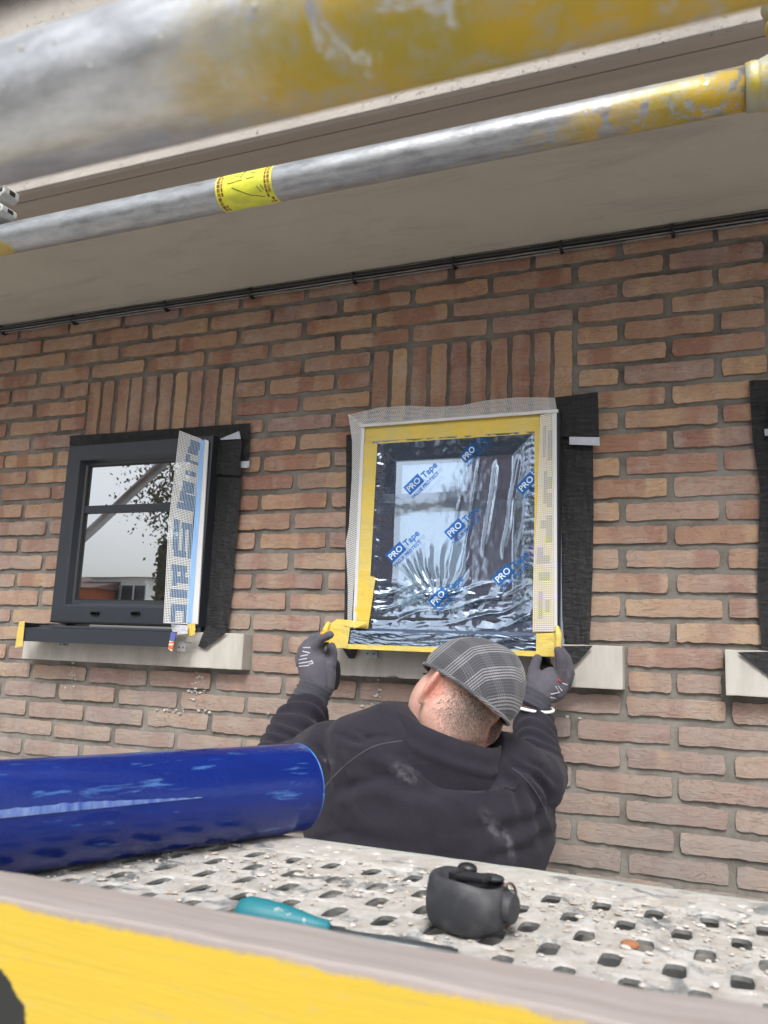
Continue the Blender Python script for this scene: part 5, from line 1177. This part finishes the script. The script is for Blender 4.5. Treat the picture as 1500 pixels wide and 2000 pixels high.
# dark building facing the middle window
d0 = mir(912, 1000, 13); bl = empty('brown_brick_building', (d0.x+5, -13.03, 0), 'tall dark brown brick building across the street mirrored in the film of the middle window', 'building')
MB().box((d0.x, -24, -.1), (d0.x+7.5, -13.03, 7.5)).make('wall', mBB, bl)
for zz in (1.2, 4.2):
    for xx in (1.5, 4.5):
        f_ = MB().box((d0.x+xx, -13.02, zz), (d0.x+xx+1.4, -12.98, zz+1.5)).make('window', mWH, bl); MB().box((d0.x+xx+.1, -12.975, zz+.1), (d0.x+xx+1.3, -12.96, zz+1.4)).make('pane', mWG, f_)
MB().box((d0.x-.15, -24.2, 7.5), (d0.x+7.65, -12.8, 7.75)).make('roof', mRF, bl)
# tree
mLEAF = M('autumn_leaf', (.07, .085, .02), (.14, .10, .03), 3, .7); mBARK = M('bark', (.10, .08, .06), (.06, .05, .04), 8, .95, bs=20, bst=.6, bd=.02)
tb_ = mir(362, 1150, 13); tr_ = empty('street_tree', (tb_.x, tb_.y, 0), 'leafy street tree behind the camera, mirrored in the left window', 'tree')
mb = MB(); mb.tube([(tb_.x, tb_.y, -.1), (tb_.x+.05, tb_.y, 1.5), (tb_.x-.1, tb_.y, 3.2), (tb_.x+.1, tb_.y, 5.2), (tb_.x, tb_.y, 7)], [.34, .30, .24, .14, .05], 12)
rt = random.Random(5); tips = []
for k in range(16):
    a_ = rt.random()*6.28; z = rt.uniform(3.2, 6); L_ = rt.uniform(.6, 1.5); e = Vector((tb_.x+math.cos(a_)*L_, tb_.y+math.sin(a_)*L_, z+rt.uniform(.4, 1.8))); mb.tube([(tb_.x, tb_.y, z), Vector((tb_.x, tb_.y, z)).lerp(e, .5)+Vector((0, 0, .1)), e], [.09, .05, .02], 6); tips.append(e); tips.append(Vector((tb_.x, tb_.y, z)).lerp(e, .6))
mb.make('trunk', mBARK, tr_, True)
lv_, lf = [], []
for _ in range(12000):
    c = rt.choice(tips)+Vector((rt.gauss(0, .33), rt.gauss(0, .33), rt.gauss(0, .33))); s_ = rt.uniform(.025, .06)
    a_ = Vector((rt.gauss(0, 1), rt.gauss(0, 1), rt.gauss(0, 1))).normalized(); b_ = a_.orthogonal().normalized(); c_ = a_.cross(b_); n = len(lv_)
    lv_ += [c-b_*s_, c+c_*s_*.6, c+b_*s_, c-c_*s_*.6]; lf.append((n, n+1, n+2, n+3))
tag(mobj('crown', lv_, lf, mLEAF, tr_), kind='stuff')
h0 = mir(283, 1160, 20); h1 = mir(330, 1160, 20)
mb = MB(); rt = random.Random(9); lv_, lf = [], []
for _ in range(9000):
    c = Vector((rt.uniform(h0.x+.2, h1.x+2.5), h0.y-rt.random()*1.2, rt.uniform(0, mir(300, 1050, 20).z))); s_ = rt.uniform(.06, .14); a_ = Vector((rt.gauss(0, 1), rt.gauss(0, 1), rt.gauss(0, 1))).normalized(); b_ = a_.orthogonal().normalized(); c_ = a_.cross(b_); n = len(lv_)
    lv_ += [c-b_*s_, c+c_*s_*.6, c+b_*s_, c-c_*s_*.6]; lf.append((n, n+1, n+2, n+3))
hg = empty('tall_hedge', ((h0.x+h1.x)/2+1, h0.y-.6, 0), 'tall brown-green hedge across the street mirrored in the left pane', 'hedge')
MB().box((h0.x+.3, h0.y-1.1, -.1), (h1.x+2.4, h0.y-.1, mir(300, 1052, 20).z-.2)).make('inner_branches', M('hedge_branches', (.09, .075, .04), (.05, .05, .025), 6, .95), hg)
tag(mobj('foliage', lv_, lf, mLEAF, hg), kind='stuff')
# pale streaked strip along the side of the roll that faces the camera
Tm = Matrix.Translation(A_) @ zq.to_matrix().to_4x4(); toC = (Tm.inverted() @ CP); a0 = math.atan2(toC.y, toC.x)
vs, fs = [], []; nL, nW = 130, 6; sgn = 1 if ((Tm.to_3x3() @ Vector((math.cos(a0+.4), math.sin(a0+.4), 0))).z > 0) else -1
for i in range(nL+1):
    t = .20+.40*i/nL
    for j in range(nW+1):
        w_ = (.13+.05*abs(N(t*60, 3)))*min(1, (t-.19)/.16); a_ = a0+sgn*(-.02+(j/nW)*w_+.012*N(t*90, 1)*(j == nW)); vs.append(Tm @ Vector((.0614*math.cos(a_), .0614*math.sin(a_), t)))
fs = [(i*(nW+1)+j, (i+1)*(nW+1)+j, (i+1)*(nW+1)+j+1, i*(nW+1)+j+1) for i in range(nL) for j in range(nW)]
mobj('pale_film_strip', vs, fs, mPALEFILM, ro, True)
